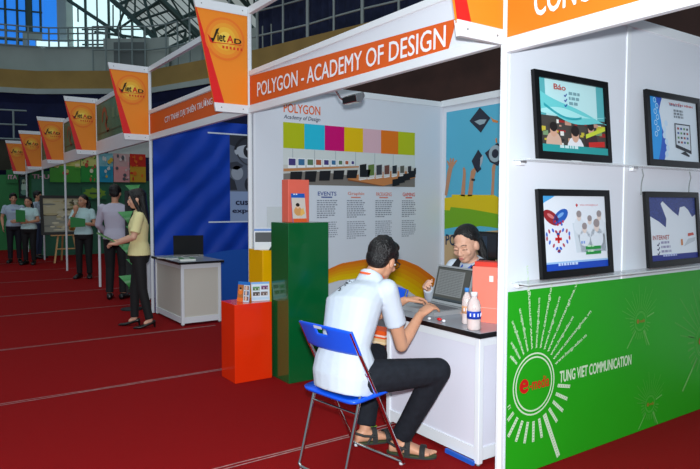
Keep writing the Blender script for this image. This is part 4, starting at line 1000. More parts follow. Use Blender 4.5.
def sandal(t, g, d, sd, q):
    out = []
    for k in range(28):
        th = 2*math.pi*k/28; c, s_ = math.cos(th), math.sin(th); out.append(g+d*(.068+c*.145)+sd*(s_*(.044+.010*c)))
    s_o = None
    b = MB(); b.prism([p+V((0, 0, .001)) for p in out], (0, 0, .016), SAND); so = b.build('sandal', t)
    b = MB(); b.prism([p+V((0, 0, .010)) for p in [g+d*.068+(p-(g+d*.068))*1.005 for p in out]], (0, 0, .008), SANDG); b.build('sole_edge', so)
    for x, hgt, wd in ((.135, .052, .050), (.05, .086, .045)):
        b = MB(); pts = []
        for k in range(11):
            th = math.pi*k/10; pts.append(g+d*(x+.0*k)+sd*(math.cos(th)*wd)+V((0, 0, .014+hgt*math.sin(th)**.8)))
        for w_ in (-.012, -.004, .004, .012): b.tube([p+d*w_ for p in pts], .0045, SAND, 8)
        b.build('strap', so)
    b = MB()
    for s_ in (-1, 1): b.tube([g+d*.05+sd*(s_*.044)+V((0, 0, .05)), g-d*.02+sd*(s_*.042)+V((0, 0, .062)), g-d*.062+sd*(s_*.02)+V((0, 0, .074)), g-d*.068+V((0, 0, .076))], .008, SAND, 8)
    for s_ in (-1, 1): b.tube([g+d*.0+sd*(s_*.046)+V((0, 0, .016)), g+d*.04+sd*(s_*.042)+V((0, 0, .07))], .007, SAND, 8)
    b.build('heel_strap', so)
    a = Art(g+d*.05+sd*(-.02)+V((0, 0, .1065)), d, sd, (0, 0, 1))
    b = MB(); b.box((-.02, -.006, 0), (.02, .006, .004), ink((110, 160, 50)), M_rot(d), (0, 0, 0)); b.v = [p+g+d*.05-sd*.012+V((0, 0, .102)) for p in b.v]; b.build('strap_badge', so)
def M_rot(d): return Matrix.Rotation(math.atan2(d.y, d.x), 3, 'Z')
def hair_short(t, h):
    b = MB(); h.e(b, (0, -.022, .040), (.084, .098, .088), HAIR); h.e(b, (0, -.050, -.005), (.074, .062, .072), HAIR); h.e(b, (0, .03, .085), (.064, .055, .036), HAIR)
    for q in (-1, 1): h.e(b, (q*.066, .012, .030), (.018, .032, .04), HAIR)
    rr = random.Random(5)
    for k in range(30):
        th, ph = rr.uniform(0, 6.28), rr.uniform(.0, 1.3); x, y, z = math.sin(ph)*math.cos(th), math.sin(ph)*math.sin(th), math.cos(ph)
        h.e(b, (x*.079, -.022+y*.093, .042+z*.083), (.010, .012, .011), HAIR, 8, 6)
    remesh(b, .005, 2, 'hair', t)
def hair_bun(t, h):
    b = MB(); h.e(b, (0, -.026, .043), (.0785, .0965, .0768), HAIR, 28, 18); h.e(b, (0, -.052, -.015), (.068, .05, .06), HAIR)
    for q in (-1, 1): limb(b, [h.p(q*.064, .018, .058), h.p(q*.071, .002, .034), h.p(q*.072, -.025, .01)], [.010, .010, .013], HAIR, 10)
    limb(b, [h.p(0, -.09, -.0), h.p(.03, -.115, -.03), h.p(.055, -.10, -.10), h.p(.06, -.075, -.17), h.p(.06, -.05, -.22)], [.03, .036, .034, .026, .012], HAIR)
    remesh(b, .003, 6, 'hair', t)
def hair_long(t, h):
    b = MB(); h.e(b, (0, -.022, .036), (.084, .096, .088), HAIR); h.e(b, (0, .024, .078), (.064, .058, .038), HAIR)
    for q in (-1, 1): limb(b, [h.p(q*.03, .078, .080), h.p(q*.07, .05, .03), h.p(q*.080, .01, -.06), h.p(q*.078, -.03, -.16)], [.012, .018, .024, .024], HAIR, 12)
    b.loft([ring(h.p(0, -.05+y, z), h.s, h.f, a, f_, 18, 2.2) for z, y, a, f_ in ((.02, -.01, .078, .05), (-.06, -.015, .086, .05), (-.14, -.025, .090, .045), (-.22, -.04, .086, .036), (-.28, -.045, .070, .028), (-.31, -.045, .05, .018))], HAIR)
    remesh(b, .006, 3, 'hair', t)

# --- the seated man
WSH = mat('white_shirt_cotton', (194, 203, 214), .85, bump=.35, bscale=9, spec=.2)
DENIM = mat('dark_denim', (26, 29, 36), .85, bump=.3, bscale=14, noise=.2, nscale=30, spec=.2)
J = dict(pelvis=(-.575, -.585, .525), waist=(-.60, -.56, .68), chest=(-.640, -.478, .895), neck=(-.648, -.350, 1.040), lowadd=.020,
         shR=(-.512, -.345, .970), shL=(-.765, -.400, .945), hipR=(-.485, -.555, .515), hipL=(-.665, -.585, .515),
         elR=(-.545, -.215, .635), wrR=(-.602, -.025, .785), elL=(-.895, -.16, .74), wrL=(-.885, .085, .825),
         knR=(-.335, -.125, .525), anR=(-.555, -.215, .09), knL=(-.845, -.17, .515), anL=(-.80, -.285, .09),
         toeR=(.76, .65, 0), toeL=(.25, .97, 0), sole=.014, hem=-.085, rise=.02, cuff=.05, sl=.60, legw=1.09)
hd = Head((-.640, -.278, 1.129), (-.32, .88, -.36), (0, .3, 1), 1.0)
t = figure('young man in white t-shirt sitting on blue chair typing at laptop', J, hd, SKIN, WSH, DENIM, sandal, 'short', False, 1.0, .0055,
           {'R': dict(d=(-.02, .80, .42), nrm=(.15, -.42, .85), side=(-1, 0, 0), curl=(.35, .5, .55, .5), spread=.25),
            'L': dict(d=(.28, .85, .12), nrm=(-.1, -.1, 1), side=(1, 0, 0), curl=(.4, .45, .5, .5))}, hair_short, ground=(-.575, -.585, 0))
b = MB()
for q in (-1, 1):
    b.tube([hd.p(q*.075, -.005, .002), hd.p(q*.073, .06, .004), hd.p(q*.066, .098, .004)], .0026, BLACK, 6)
    b.tube([hd.p(q*.036+.028*math.cos(a_), .101-.012*abs(math.cos(a_))*(1 if q*math.cos(a_) > 0 else 0), -.007+.018*math.sin(a_)) for a_ in [2*math.pi*k/14 for k in range(14)]], .0022, BLACK, 6, closed=True)
b.tube([hd.p(-.01, .102, -.002), hd.p(0, .106, .001), hd.p(.01, .102, -.002)], .002, BLACK, 6); gl = b.build('glasses', t)
b = MB()
pts = [V((-.650, -.348, 1.036))+V((math.cos(a_)*.068, math.sin(a_)*.066, .006-.018*math.sin(a_))) for a_ in [2*math.pi*k/24 for k in range(24)]]
for dz in (0, .005): b.tube([p+V((0, 0, dz-.006)) for p in pts], .0042, mat('orange_lanyard', (236, 96, 50), .6), 8, closed=True)
b.build('lanyard', t)
# small dark print across the shoulders of the shirt, laid on its surface
from mathutils.bvhtree import BVHTree
so = [c for c in t.children if c.name.startswith('shirt')][0]; M = wm(so)
bvh = BVHTree.FromPolygons([M@v.co for v in so.data.vertices], [tuple(p.vertices) for p in so.data.polygons])
b = MB(); rr = random.Random(8)
for k in range(16):
    x, z = -.735+rr.uniform(-.045, .06), .985+rr.uniform(-.025, .03); an = rr.uniform(-.5, .9); L = rr.uniform(.012, .035); pts = []
    for q in range(5):
        h = bvh.ray_cast(V((x+L*(q/4-.5)*math.cos(an), -1.2, z+L*(q/4-.5)*math.sin(an)+.004*math.sin(q*1.6))), V((0, 1, 0)))
        if h[0] is not None: pts.append(h[0]+h[1]*.0008)
    if len(pts) > 2: b.tube(pts, .0022, ink(rr.choice(((60, 64, 70), (110, 116, 122), (40, 42, 46)))), 6)
b.build('back_print', t)
# --- the woman behind the counter
J = dict(pelvis=(-.93, .88, .52), waist=(-.93, .84, .68), chest=(-.915, .77, .92), neck=(-.89, .69, 1.055),
         shR=(-1.085, .71, .99), shL=(-.735, .73, .99), hipR=(-1.02, .86, .51), hipL=(-.84, .87, .51),
         elR=(-1.20, .60, .73), wrR=(-1.13, .50, .845), elL=(-.66, .62, .74), wrL=(-.62, .46, .80),
         knR=(-1.04, .62, .5), anR=(-1.04, .66, .09), knL=(-.85, .62, .5), anL=(-.85, .66, .09), toeR=(0, -1, 0), toeL=(0, -1, 0), hem=-.04, sl=.93)
hd = Head((-.875, .615, 1.170), (.30, -.90, -.30), (0, -.2, 1), 1.08)
t = figure('woman with tied-back black hair seated behind the counter', J, hd, SKIN2, WSH, mat('black_trousers', (15, 15, 18), .8), shoe_flat, 'long', True, .92, .0055,
           {'s': .92, 'R': dict(d=(.35, -.5, .3), nrm=(-.5, -.5, .5), side=(.3, 0, 1), curl=(.5, .6, .6, .6)), 'L': dict(d=(.1, -1, -.2), nrm=(0, 0, 1), side=(-1, 0, 0))}, hair_bun, face='down', ground=(-.93, .88, 0))
b = MB(); VST = mat('black_vest', (20, 20, 24), .8)
for q in (-1, 1):
    x = -.92+q*.10; x += .012; pts = [V((x+q*.012, .80, 1.01)), V((x, .725, 1.050)), V((x-.01*q, .650, .99)), V((x-.004*q, .628, .90)), V((x, .66, .76))]
    for dx in (-.02, -.007, .007, .02): b.tube([p+V((dx, -.016, .006)) for p in pts], .012, VST, 8)
b.build('vest_strap', t)
b = MB()
for q in (-1, 1): b.tube([(-.89+q*.05, .70, 1.055), (-.895+q*.036, .625, 1.0), (-.90+q*.012, .615, .86), (-.91, .635, .80)], .006, mat('blue_lanyard', (50, 80, 170), .6), 8)
b.build('lanyard', t)

# --- standing people along the aisle
def stand(x, y, face, H, arms, female=True, lean=0.0, feetsep=.09, step=0.0):
    """joints of a standing figure; face = direction it looks (degrees from +X); arms: {'R': (elbow, wrist)} in body axes (left, forward, up)"""
    a = math.radians(face); f = V((math.cos(a), math.sin(a), 0)); l = V((-f.y, f.x, 0)); o = V((x, y, 0)); k = H/1.66
    P = lambda s_, fw, z: o+l*(s_*k)+f*(fw*k)+V((0, 0, z*k))
    w_ = .155 if female else .178
    J = dict(pelvis=P(0, 0, .86), waist=P(0, .0+lean*.3, 1.02), chest=P(0, .005+lean*.7, 1.20), neck=P(0, -.01+lean, 1.385), shR=P(-w_, lean-.01, 1.315), shL=P(w_, lean-.01, 1.315),
             hipR=P(-.085, 0, .84), hipL=P(.085, 0, .84), knR=P(-feetsep, .015+step*.5, .46), knL=P(feetsep, .015-step*.5, .46), anR=P(-feetsep-.005, step-.02, .085), anL=P(feetsep+.005, -step-.02, .085),
             toeR=f*1.0-l*.2, toeL=f*1.0+l*.2)
    for q in 'RL':
        e, w2 = arms[q]; J['el'+q] = P(*e); J['wr'+q] = P(*w2)
    return J, f, l, P, k
BTR = mat('black_trousers', (15, 15, 18), .8)
CREAM = mat('cream_blouse', (228, 218, 160), .8, bump=.25, bscale=12, spec=.2)
PALE = mat('pale_lavender_shirt', (188, 184, 200), .85, bump=.25, bscale=12, spec=.2)
MINT = mat('pale_mint_blouse', (196, 226, 226), .85, bump=.25, bscale=12, spec=.2)
LBLUE = mat('light_blue_shirt', (170, 186, 204), .85, bump=.25, bscale=12, spec=.2)
GRN = mat('green_folder', (40, 128, 60), .5)
# woman in cream
J, f, l, P, k = stand(-5.12, -.40, 252, 1.62, {'R': ((-.235, .04, 1.08), (-.10, .235, 1.02)), 'L': ((.225, .05, 1.08), (.06, .255, 1.0))}, step=.09)
J.update(hem=.0, rise=.05, sl=.80, cuff=.05, legw=.90, lowadd=.012)
h = Head(P(0, .02, 1.525), f+V((0, 0, -.06)), k=.98)
t = figure('woman in cream blouse and black trousers standing beside the blue booth', J, h, SKIN2, CREAM, BTR, shoe_heel, 'short', True, .94, .0075,
           {'R': dict(d=f+l*.6, nrm=V((0, 0, 1))-l*.5, side=V((0, 0, 1)), curl=(.6, .6, .6, .6)), 'L': dict(d=f*.8-l*.7, nrm=V((0, 0, 1))+l*.5, side=V((0, 0, 1)), curl=(.6, .6, .6, .6))}, hair_long, ground=(-5.12, -.40, 0))
b = MB(); c = P(-.02, .30, 1.03); u = (f*.75+l*.1-V((0, 0, -.42))).normalized(); v2 = l
b.prism([c-u*.13-l*.06, c+u*.18-l*.07, c+u*.18+l*.07, c-u*.13+l*.06], (0, 0, .012), mat('rolled_leaflet_green', (70, 120, 50), .45)); tag(b.build('leaflet'), 'rolled green leaflet held in hands of woman in cream', 'leaflet')
# man seen from behind
J, f, l, P, k = stand(-7.42, -.10, 150, 1.72, {'R': ((-.25, .03, 1.07), (-.22, .16, .90)), 'L': ((.25, .03, 1.07), (.18, .2, .92))}, female=False)
J.update(hem=.04, rise=.08, lowadd=.012, sl=.9, cuff=.03)
h = Head(P(0, .02, 1.53), f+V((0, 0, -.1)))
t = figure('man in pale shirt seen from behind, left of woman in cream', J, h, SKIN, PALE, BTR, shoe_flat, 'long', False, 1.0, .009,
           {'R': dict(d=f*.5-V((0, 0, 1)), nrm=-l, side=f), 'L': dict(d=f*.5-V((0, 0, 1)), nrm=l, side=f)}, hair_short, ground=(-7.42, -.10, 0))
# woman with folder, hand at cheek
J, f, l, P, k = stand(-10.4, .04, -25, 1.60, {'R': ((-.25, .06, 1.06), (-.10, .17, 1.30)), 'L': ((.22, .03, 1.06), (.04, .20, 1.08))})
J.update(hem=.02, rise=.06, lowadd=.012, sl=.62, cuff=.03)
h = Head(P(0, .02, 1.525), f+l*-.55)
t = figure('woman in mint blouse holding green folder beside the easel', J, h, SKIN, MINT, BTR, shoe_flat, 'short', True, .94, .009,
           {'R': dict(d=f*.2+V((0, 0, 1)), nrm=f, side=l, curl=(.6, .6, .6, .6)), 'L': dict(d=f*.4-l, nrm=f, side=V((0, 0, 1)))}, hair_bun, ground=(-10.4, .04, 0))
b = MB(); c = P(-.03, .245, 1.10); ff = (f+V((0, 0, .25))).normalized(); uu = V((0, 0, 1))
b.prism([c-l*.14-uu*.09, c+l*.12-uu*.07, c+l*.12+uu*.07, c-l*.14+uu*.11], ff*.012, GRN); tag(b.build('folder'), 'green folder held by woman in mint blouse', 'folder')
# pair at far left and two more behind
J, f, l, P, k = stand(-13.8, -.47, -28, 1.58, {'R': ((-.23, .03, 1.07), (-.08, .22, 1.06)), 'L': ((.23, .03, 1.07), (.05, .21, 1.03))})
J.update(hem=.02, rise=.06, lowadd=.012, sl=.62)
t = figure('far woman in mint top with green folder, facing right at far left', J, Head(P(0, .02, 1.52), f), SKIN, MINT, BTR, shoe_flat, 'short', True, .96, .011,
           {'R': dict(d=f*.3+l, nrm=f, side=V((0, 0, 1))), 'L': dict(d=f*.3-l, nrm=f, side=V((0, 0, 1)))}, hair_bun, ground=(-13.8, -.47, 0))
b = MB(); c = P(-.06, .26, 1.18); b.prism([c-l*.12-V((0, 0, .13)), c+l*.08-V((0, 0, .13)), c+l*.08+V((0, 0, .13)), c-l*.12+V((0, 0, .15))], f*.012, GRN); tag(b.build('folder'), 'green folder held by the far woman at far left', 'folder')
J, f, l, P, k = stand(-14.5, -.70, -10, 1.66, {'R': ((-.25, .0, 1.07), (-.22, .14, .88)), 'L': ((.24, .03, 1.07), (.10, .22, .98))}, female=False)
J.update(hem=.02, rise=.06, lowadd=.012, sl=.62)
t = figure('far man in light blue shirt at the left edge beside woman with folder', J, Head(P(0, .02, 1.53), f+l*.2), SKIN, LBLUE, mat('dark_navy_trousers', (22, 24, 36), .8), shoe_flat, 'short', False, .98, .011,
           {'R': dict(d=f*.3-V((0, 0, 1)), nrm=-l, side=f), 'L': dict(d=f*.3-l*.8, nrm=f, side=V((0, 0, 1)))}, hair_short, ground=(-14.5, -.70, 0))
b = MB(); c = P(0, .11, 1.22); b.prism([c-l*.035-V((0, 0, .05)), c+l*.035-V((0, 0, .05)), c+l*.035+V((0, 0, .05)), c-l*.035+V((0, 0, .05))], f*.003, ink((150, 160, 200))); b.build('name_badge', t)
J, f, l, P, k = stand(-15.4, -.07, 60, 1.74, {'R': ((-.25, .0, 1.07), (-.22, .18, .95)), 'L': ((.25, .0, 1.07), (.2, .14, .88))}, female=False)
J.update(hem=.02, rise=.06, lowadd=.012, sl=.9)
t = figure('far man in blue-grey shirt turned away, behind the far woman', J, Head(P(0, .02, 1.53), f), SKIN, LBLUE, mat('blue_jeans', (46, 62, 92), .8), shoe_flat, 'long', False, .98, .011,
           {'R': dict(d=f*.3-V((0, 0, 1)), nrm=-l, side=f), 'L': dict(d=f*.3-V((0, 0, 1)), nrm=l, side=f)}, hair_short, ground=(-15.4, -.07, 0))
# ------------------------------------------------------------------ far booths, easel, stands
# easel with landscape painting
t = thing('easel', 'pale wooden easel carrying the framed landscape painting', 'easel', (-14.0, .3, 0))
WD = mat('pale_pine', (206, 160, 104), .6, noise=.12, nscale=6)
tip = 1.30
for nm, p0, p1, r in (('leg', (-13.85, .06, .0), (-14.06, .27, tip), .018), ('leg', (-13.85, .60, .0), (-14.06, .39, tip), .018), ('rear_leg', (-14.55, .33, 0), (-14.08, .33, tip), .018)):
    b = MB(); p0, p1 = V(p0), V(p1); b.prism([p0+V((-r, -r, 0)), p0+V((r, -r, 0)), p0+V((r, r, 0)), p0+V((-r, r, 0))], p1-p0, WD); b.build(nm, t)
for nm, z, y0, y1 in (('cross_bar', .34, .10, .56), ('ledge', .665, .0, .66)):
    b = MB(); xx = -13.85-.21*z/tip; b.box((xx-.02, y0, z-.025), (xx+(.03 if nm == 'cross_bar' else .08), y1, z), WD); b.build(nm, t)
t = thing('framed_painting', 'dark-framed landscape painting in greys and browns on the easel', 'painting', (-13.9, .35, .668))
px0 = -13.93
def PP(y, z, d): return V((px0-.16*(z-.668)+d, y, z))
y0, y1, z0, z1 = -.20, .86, .668, 1.60; fw_ = .065
for nm, q in (('frame_bottom', (y0, z0, y1, z0+fw_)), ('frame_top', (y0, z1-fw_, y1, z1)), ('frame_side', (y0, z0+fw_, y0+fw_, z1-fw_)), ('frame_side', (y1-fw_, z0+fw_, y1, z1-fw_))):
    b = MB(); b.prism([PP(q[0], q[1], 0), PP(q[2], q[1], 0), PP(q[2], q[3], 0), PP(q[0], q[3], 0)], (.04, 0, 0), mat('dark_wood_frame', (30, 24, 20), .5)); b.build(nm, t)
b = MB(); b.prism([PP(y0+.03, z0+.03, 0), PP(y1-.03, z0+.03, 0), PP(y1-.03, z1-.03, 0), PP(y0+.03, z1-.03, 0)], (.012, 0, 0), ink((170, 164, 140)))
up = (PP(0, 1.6, 0)-PP(0, .668, 0)).normalized(); a = Art(PP(y0+fw_, z0+fw_, .0135), (0, 1, 0), up, V((0, 1, 0)).cross(up), mb=b, eps=.001); W_, H_ = y1-y0-2*fw_, (z1-z0-2*fw_)
rr = random.Random(9)
a.rect(0, H_*.52, W_, H_, (196, 186, 150), 1); a.rect(0, 0, W_, H_*.5, (150, 150, 136), 1); a.rect(0, H_*.48, W_, H_*.53, (110, 100, 80), 2)
for k in range(40):
    y, z = rr.uniform(0, .75)*W_, rr.uniform(.02, .95)*H_; c = rr.choice(((214, 206, 176), (176, 170, 146), (206, 198, 170), (128, 130, 122), (186, 172, 130)))
    a.disc(y+.1, z, rr.uniform(.05, .16), rr.uniform(.015, .04), c, 3+k % 4, 14)
for k in range(22): a.disc(W_*rr.uniform(.62, .97), H_*rr.uniform(.06, .62), rr.uniform(.03, .08), rr.uniform(.03, .07), rr.choice(((176, 120, 50), (150, 100, 40), (196, 146, 70), (120, 84, 40))), 7+k % 3, 12)
for k in range(16): a.disc(W_*rr.uniform(.5, .97), H_*rr.uniform(.6, .95), rr.uniform(.02, .06), rr.uniform(.02, .04), rr.choice(((110, 104, 60), (150, 140, 90), (90, 84, 60))), 7+k % 3, 10)
b.build('canvas', t)
# leaflet rack between the man seen from behind and the woman in cream
t = thing('leaflet_rack', 'dark leaflet rack with curling green leaflets beside the woman in cream', 'rack', (-6.3, -.2, 0))
b = MB(); b.lathe([(.15, 0), (.15, .015), (.03, .03), (.018, .05), (.018, 1.62)], (-6.36, -.16, 0), BLACKM, 16); b.build('pole', t)
b = MB(); b.box((-6.42, -.22, .22), (-6.40, -.06, 1.60), mat('rack_back', (24, 30, 30), .6)); b.build('back_panel', t)
GLF = mat('green_leaflet', (54, 136, 66), .4, noise=.25, nscale=8)
for k, z in enumerate((1.56, 1.19, .98, .78, .56, .32)):
    b = MB(); vs = []; n = 8; c = V((-6.30, -.19+.05*(-1)**k, z+.02*(k % 3)))
    for i in range(n+1):       # a curled three-cornered leaflet
        s_ = i/n; r_ = .10*(1-s_); cu = .05*math.sin(s_*2.4)
        vs += [c+V((cu, -.07-r_*.35+.10*s_, .11-.17*s_)), c+V((cu+.03*(1-s_), .03+r_*.55-.02*s_, .12-.19*s_*(.6+.4*s_)))]
    b.add(vs, [(2*i, 2*i+2, 2*i+3, 2*i+1) for i in range(n)], GLF, True)
    b.add([p+V((-.005, 0, 0)) for p in vs], [(2*i+1, 2*i+3, 2*i+2, 2*i) for i in range(n)], GLF, True)
    b.build('leaflet', t)
# back wall of the far booths, green, closing the row
GW = mat('far_green_wall', (36, 128, 66), .6, noise=.15, nscale=1.2)
w_ = wall('wall_far_end', (-19.03, -1.6), (-19, 3.2), GW, 2.25)
w2 = wall('wall_far_end_side', (-16.9, 1.35), (-16.87, 4.2), mat('far_dark_wall', (70, 84, 80), .7), 2.0)
def flat_sign(nm, label, cat, o, w_, h_, base, fn, th=.03, u=(0, 1, 0), n=(1, 0, 0)):
    t = thing(nm, label, cat, o); o = V(o); u = V(u); n = V(n)
    b = MB(); b.prism([o, o+u*w_, o+u*w_+V((0, 0, h_)), o+V((0, 0, h_))], n*-th, ink(base)); b.build('board', t)
    if fn:
        a = Art(o+n*.001, u, (0, 0, 1), n, eps=.003); fn(a, w_, h_); a.mb.build('print', t)
    return t
flat_sign('sign_board', 'green far sign with white THU lettering', 'sign', (-18.95, .22, 2.0), .60, .40, (30, 116, 62), lambda a, w, h: a.text('THU', w*.1, h*.38, w*.9, h*.72, (226, 180, 196), 2, bold=.04))
flat_sign('sign_board', 'green far sign with white ITA lettering', 'sign', (-18.95, -.40, 2.0), .30, .40, (40, 124, 66), lambda a, w, h: a.text('ITA', w*.12, h*.3, w*.92, h*.62, (226, 180, 196), 2, bold=.04))
flat_sign('picture_board', 'small dark framed picture between the two far green signs', 'picture', (-18.9, -.09, 1.55), .27, .72, (16, 20, 22), lambda a, w, h: (a.rect(w*.12, h*.1, w*.88, h*.9, (30, 70, 66), 1), a.disc(w*.5, h*.45, .07, .16, (190, 220, 200), 2), a.disc(w*.5, h*.7, .05, .07, (170, 190, 160), 2), a.disc(w*.55, h*.25, .1, .08, (110, 160, 140), 3)))
flat_sign('sign_board', 'far green sign with rounded white shape, above the THU sign', 'sign', (-18.7, .12, 2.42), .55, .95, (22, 100, 52), lambda a, w, h: (a.disc(w*.22, h*.62, .16, .32, (214, 220, 216), 1), a.disc(w*.32, h*.62, .14, .34, (22, 100, 52), 2)))
flat_sign('sign_board', 'lilac far board under the faded fascia at left edge', 'sign', (-20.8, -.03, 1.95), 1.75, .285, (150, 146, 196), None, .03, (1, 0, 0), (0, -1, 0))
# row of posters in the farther booths
def kid(cols, seed):
    def fn(a, w, h):
        r = random.Random(seed); a.rect(0, 0, w, h*.55, cols[0], 1); a.rect(0, h*.55, w, h, cols[1], 1)
        for k in range(16): a.disc(w*r.uniform(.08, .92), h*r.uniform(.06, .94), w*r.uniform(.03, .13), h*r.uniform(.02, .09), r.choice(cols), 2+k, 14)
    return fn
PS = (('green and yellow far cartoon poster, leftmost of the poster row', [(70, 160, 50), (206, 206, 110), (190, 60, 50), (230, 220, 170)]),
      ('green far poster second from left in the poster row', [(40, 150, 60), (206, 210, 120), (220, 226, 190), (190, 80, 60)]),
      ('light blue far poster in the middle of the poster row', [(30, 150, 186), (130, 190, 200), (214, 180, 60), (214, 214, 210)]),
      ('pale pink far poster with grey house, fourth in the poster row', [(226, 160, 160), (206, 170, 168), (90, 90, 96), (226, 210, 206)]),
      ('red and yellow far poster at right end of the poster row', [(206, 160, 40), (206, 44, 26), (226, 110, 30), (200, 50, 30)]))
p_x = -16.0
for i, (lb, cols) in enumerate(PS):
    A = px(65+16.3*i if i else 50, 182, 0, p_x); B = px(65+16.3*(i+1)-.6, 182, 0, p_x)
    flat_sign('poster', lb, 'poster', (p_x, A.y, A.z), B.y-A.y, .80, cols[0], kid(cols, i), .02)
A = px(65, 184, 0, p_x); w3 = wall('wall_far_booth', (p_x-.12, -.1), (p_x-.08, 4.0), mat('far_teal_wall', (44, 104, 78), .7, noise=.2, nscale=2), 2.05)
flat_sign('sign_board', 'yellow-green starburst sign under the far poster row', 'sign', (p_x+.02, 1.12, 1.52), .65, .34, (44, 110, 74), lambda a, w, h: (a.poly([(w*.5+w*.48*math.cos(k*math.pi/9)*(1 if k % 2 else .8), h*.5+h*.46*math.sin(k*math.pi/9)*(1 if k % 2 else .75)) for k in range(18)], (120, 160, 50), 1), a.rect(w*.3, h*.4, w*.75, h*.55, (60, 90, 60), 2)))
flat_sign('sign_board', 'wide blank white board above the red far poster', 'sign', (p_x-.3, 1.9, 2.75), 3.6, .85, (206, 212, 208), None)
flat_sign('picture_board', 'small bright blue picture beside the starburst sign', 'picture', (p_x+.03, 1.93, 1.56), .12, .24, (40, 90, 190), lambda a, w, h: a.rect(w*.3, h*.2, w*.7, h*.8, (206, 226, 240), 1))
# booth behind the woman in cream: dark shelves with blue print
flat_sign('display_board', 'blue board with white marks behind the woman in cream', 'board', (-8.4, 2.2, 0), 2.2, 1.75, (24, 60, 150), lambda a, w, h: [a.disc(w*(.1+.16*k), h*(.3+.15*(k % 3)), .08, .03, (206, 216, 230), 1, 14, rot=.4) for k in range(6)])
flat_sign('display_board', 'dark grey board above the blue board with white marks', 'board', (-8.42, 2.2, 1.78), 2.2, .45, (60, 74, 74), lambda a, w, h: a.rect(w*.1, h*.3, w*.9, h*.6, (130, 140, 140), 1))
# white garden-like chair legs at the far left edge
t = thing('folding_chair', 'white metal chair frame at far left edge', 'chair', (-14.2, -1.35, 0))
WM = mat('white_tube', (196, 200, 200), .4)
for nm, pts in (('frame', [(-14.1, -1.5, 0), (-14.05, -1.38, .42), (-14.0, -1.25, .8)]), ('frame', [(-14.1, -1.2, 0), (-14.1, -1.42, .42)]), ('frame', [(-14.5, -1.5, 0), (-14.45, -1.38, .42), (-14.4, -1.25, .8)]), ('frame', [(-14.5, -1.2, 0), (-14.5, -1.42, .42)])):
    b = MB(); b.tube(pts, .012, WM, 8); b.build(nm, t)
b = MB(); b.box((-14.5, -1.55, .42), (-14.05, -1.15, .45), BLACKM); b.build('seat', t)
b = MB(); b.prism([(-14.5, -1.27, .62), (-14.05, -1.27, .62), (-14.0, -1.22, .86), (-14.45, -1.22, .86)], (0, .02, 0), BLACKM); b.build('backrest', t)

# ------------------------------------------------------------------ hall: windows, roof, trusses, railings, curtains
TR = mat('truss_steel', (70, 92, 88), .5, metal=.2)
RAILM = mat('railing_steel', (150, 166, 166), .5)
def pt(s_, out, z): p, n = along(s_); return p+n*out+V((0, 0, z))
# glazed wall over the left stand
WGLS = mat('blue_sky_glass', (40, 130, 235), .3, emit=.75)
def quad(b, s0, s1, out, z0, z1, m, n=6):
    vs = []
    for k in range(n+1):
        s_ = s0+(s1-s0)*k/n; vs += [pt(s_, out, z0), pt(s_, out, z1)]
    b.add(vs, [(2*k, 2*k+2, 2*k+3, 2*k+1) for k in range(n)], m)
b = MB(); quad(b, 1.2, 1.985, 3.2, 6.2, 9.9, WGLS); b.add([(-25.31, 1.64, 6.2), (-25.15, 2.25, 6.2), (-25.15, 2.25, 9.9), (-25.31, 1.64, 9.9)], [(0, 1, 2, 3)], WGLS); wn = b.build('window_1', kind='structure')
for k in range(8):
    b = MB(); s_ = 1.25+.102*k; b.tube([pt(s_, 3.15, 6.2), pt(s_, 3.15, 9.9)], .05 if k % 3 else .14, TR, 6); b.build('mullion', wn)
for z in (7.1, 7.75, 8.1, 8.9):
    b = MB(); b.tube([pt(1.2+.078*k, 3.15, z) for k in range(11)], .04, TR, 6); b.build('transom', wn)
b = MB(); b.prism([(-25.25, 2.06, 6), (-24.85, 2.40, 6), (-25.1, 2.7, 6), (-25.5, 2.36, 6)], (0, 0, 4.2), GREYC); b.build('wall_hall_column', kind='structure')
SKYB = mat('bright_sky_glass', (214, 244, 248), .3, emit=.95)
b = MB(); quad(b, 2.0, 5.2, 3.6, 6.0, 9.8, SKYB, 22); b.add([(-25.12, 3.0, 6.0), (-25.65, 2.26, 6.0), (-25.65, 2.26, 9.8), (-25.12, 3.0, 9.8)], [(0, 1, 2, 3)], SKYB); wn2 = b.build('window_2', kind='structure')
for k in range(26):
    b = MB(); s_ = 2.06+.12*k; b.tube([pt(s_, 3.5, 6.0), pt(s_, 3.5, 9.8)], .035 if k % 2 else .06, TR, 6); b.build('mullion', wn2)
for z in (6.6, 7.2, 7.8, 8.4):
    b = MB(); b.tube([pt(2.02+.196*k, 3.5, z) for k in range(17)], .035, TR, 6); b.build('transom', wn2)
# roof: ribbed panels rising from the back
ROOF = mat('pale_roof_sheet_emissive', (206, 216, 214), .7, noise=.12, nscale=1.5, emit=.32)  # emission stands in for daylight coming through the sheets
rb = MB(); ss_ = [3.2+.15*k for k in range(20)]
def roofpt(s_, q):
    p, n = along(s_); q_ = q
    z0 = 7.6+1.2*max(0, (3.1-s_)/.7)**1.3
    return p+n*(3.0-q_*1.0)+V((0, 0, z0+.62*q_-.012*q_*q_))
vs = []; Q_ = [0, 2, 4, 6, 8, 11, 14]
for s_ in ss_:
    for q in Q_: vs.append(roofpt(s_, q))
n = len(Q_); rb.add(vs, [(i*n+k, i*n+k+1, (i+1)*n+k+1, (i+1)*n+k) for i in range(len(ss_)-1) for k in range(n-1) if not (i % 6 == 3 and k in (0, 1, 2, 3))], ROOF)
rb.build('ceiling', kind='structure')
tn = 40
def struct_tube(pts, r, m=None):
    global tn
    b = MB(); b.tube(pts, r, m or TR, 6); b.build('trim_%d' % tn, kind='structure'); tn += 1
for s_ in ss_[::2]: struct_tube([roofpt(s_, q)-V((0, 0, .25)) for q in Q_], .07)
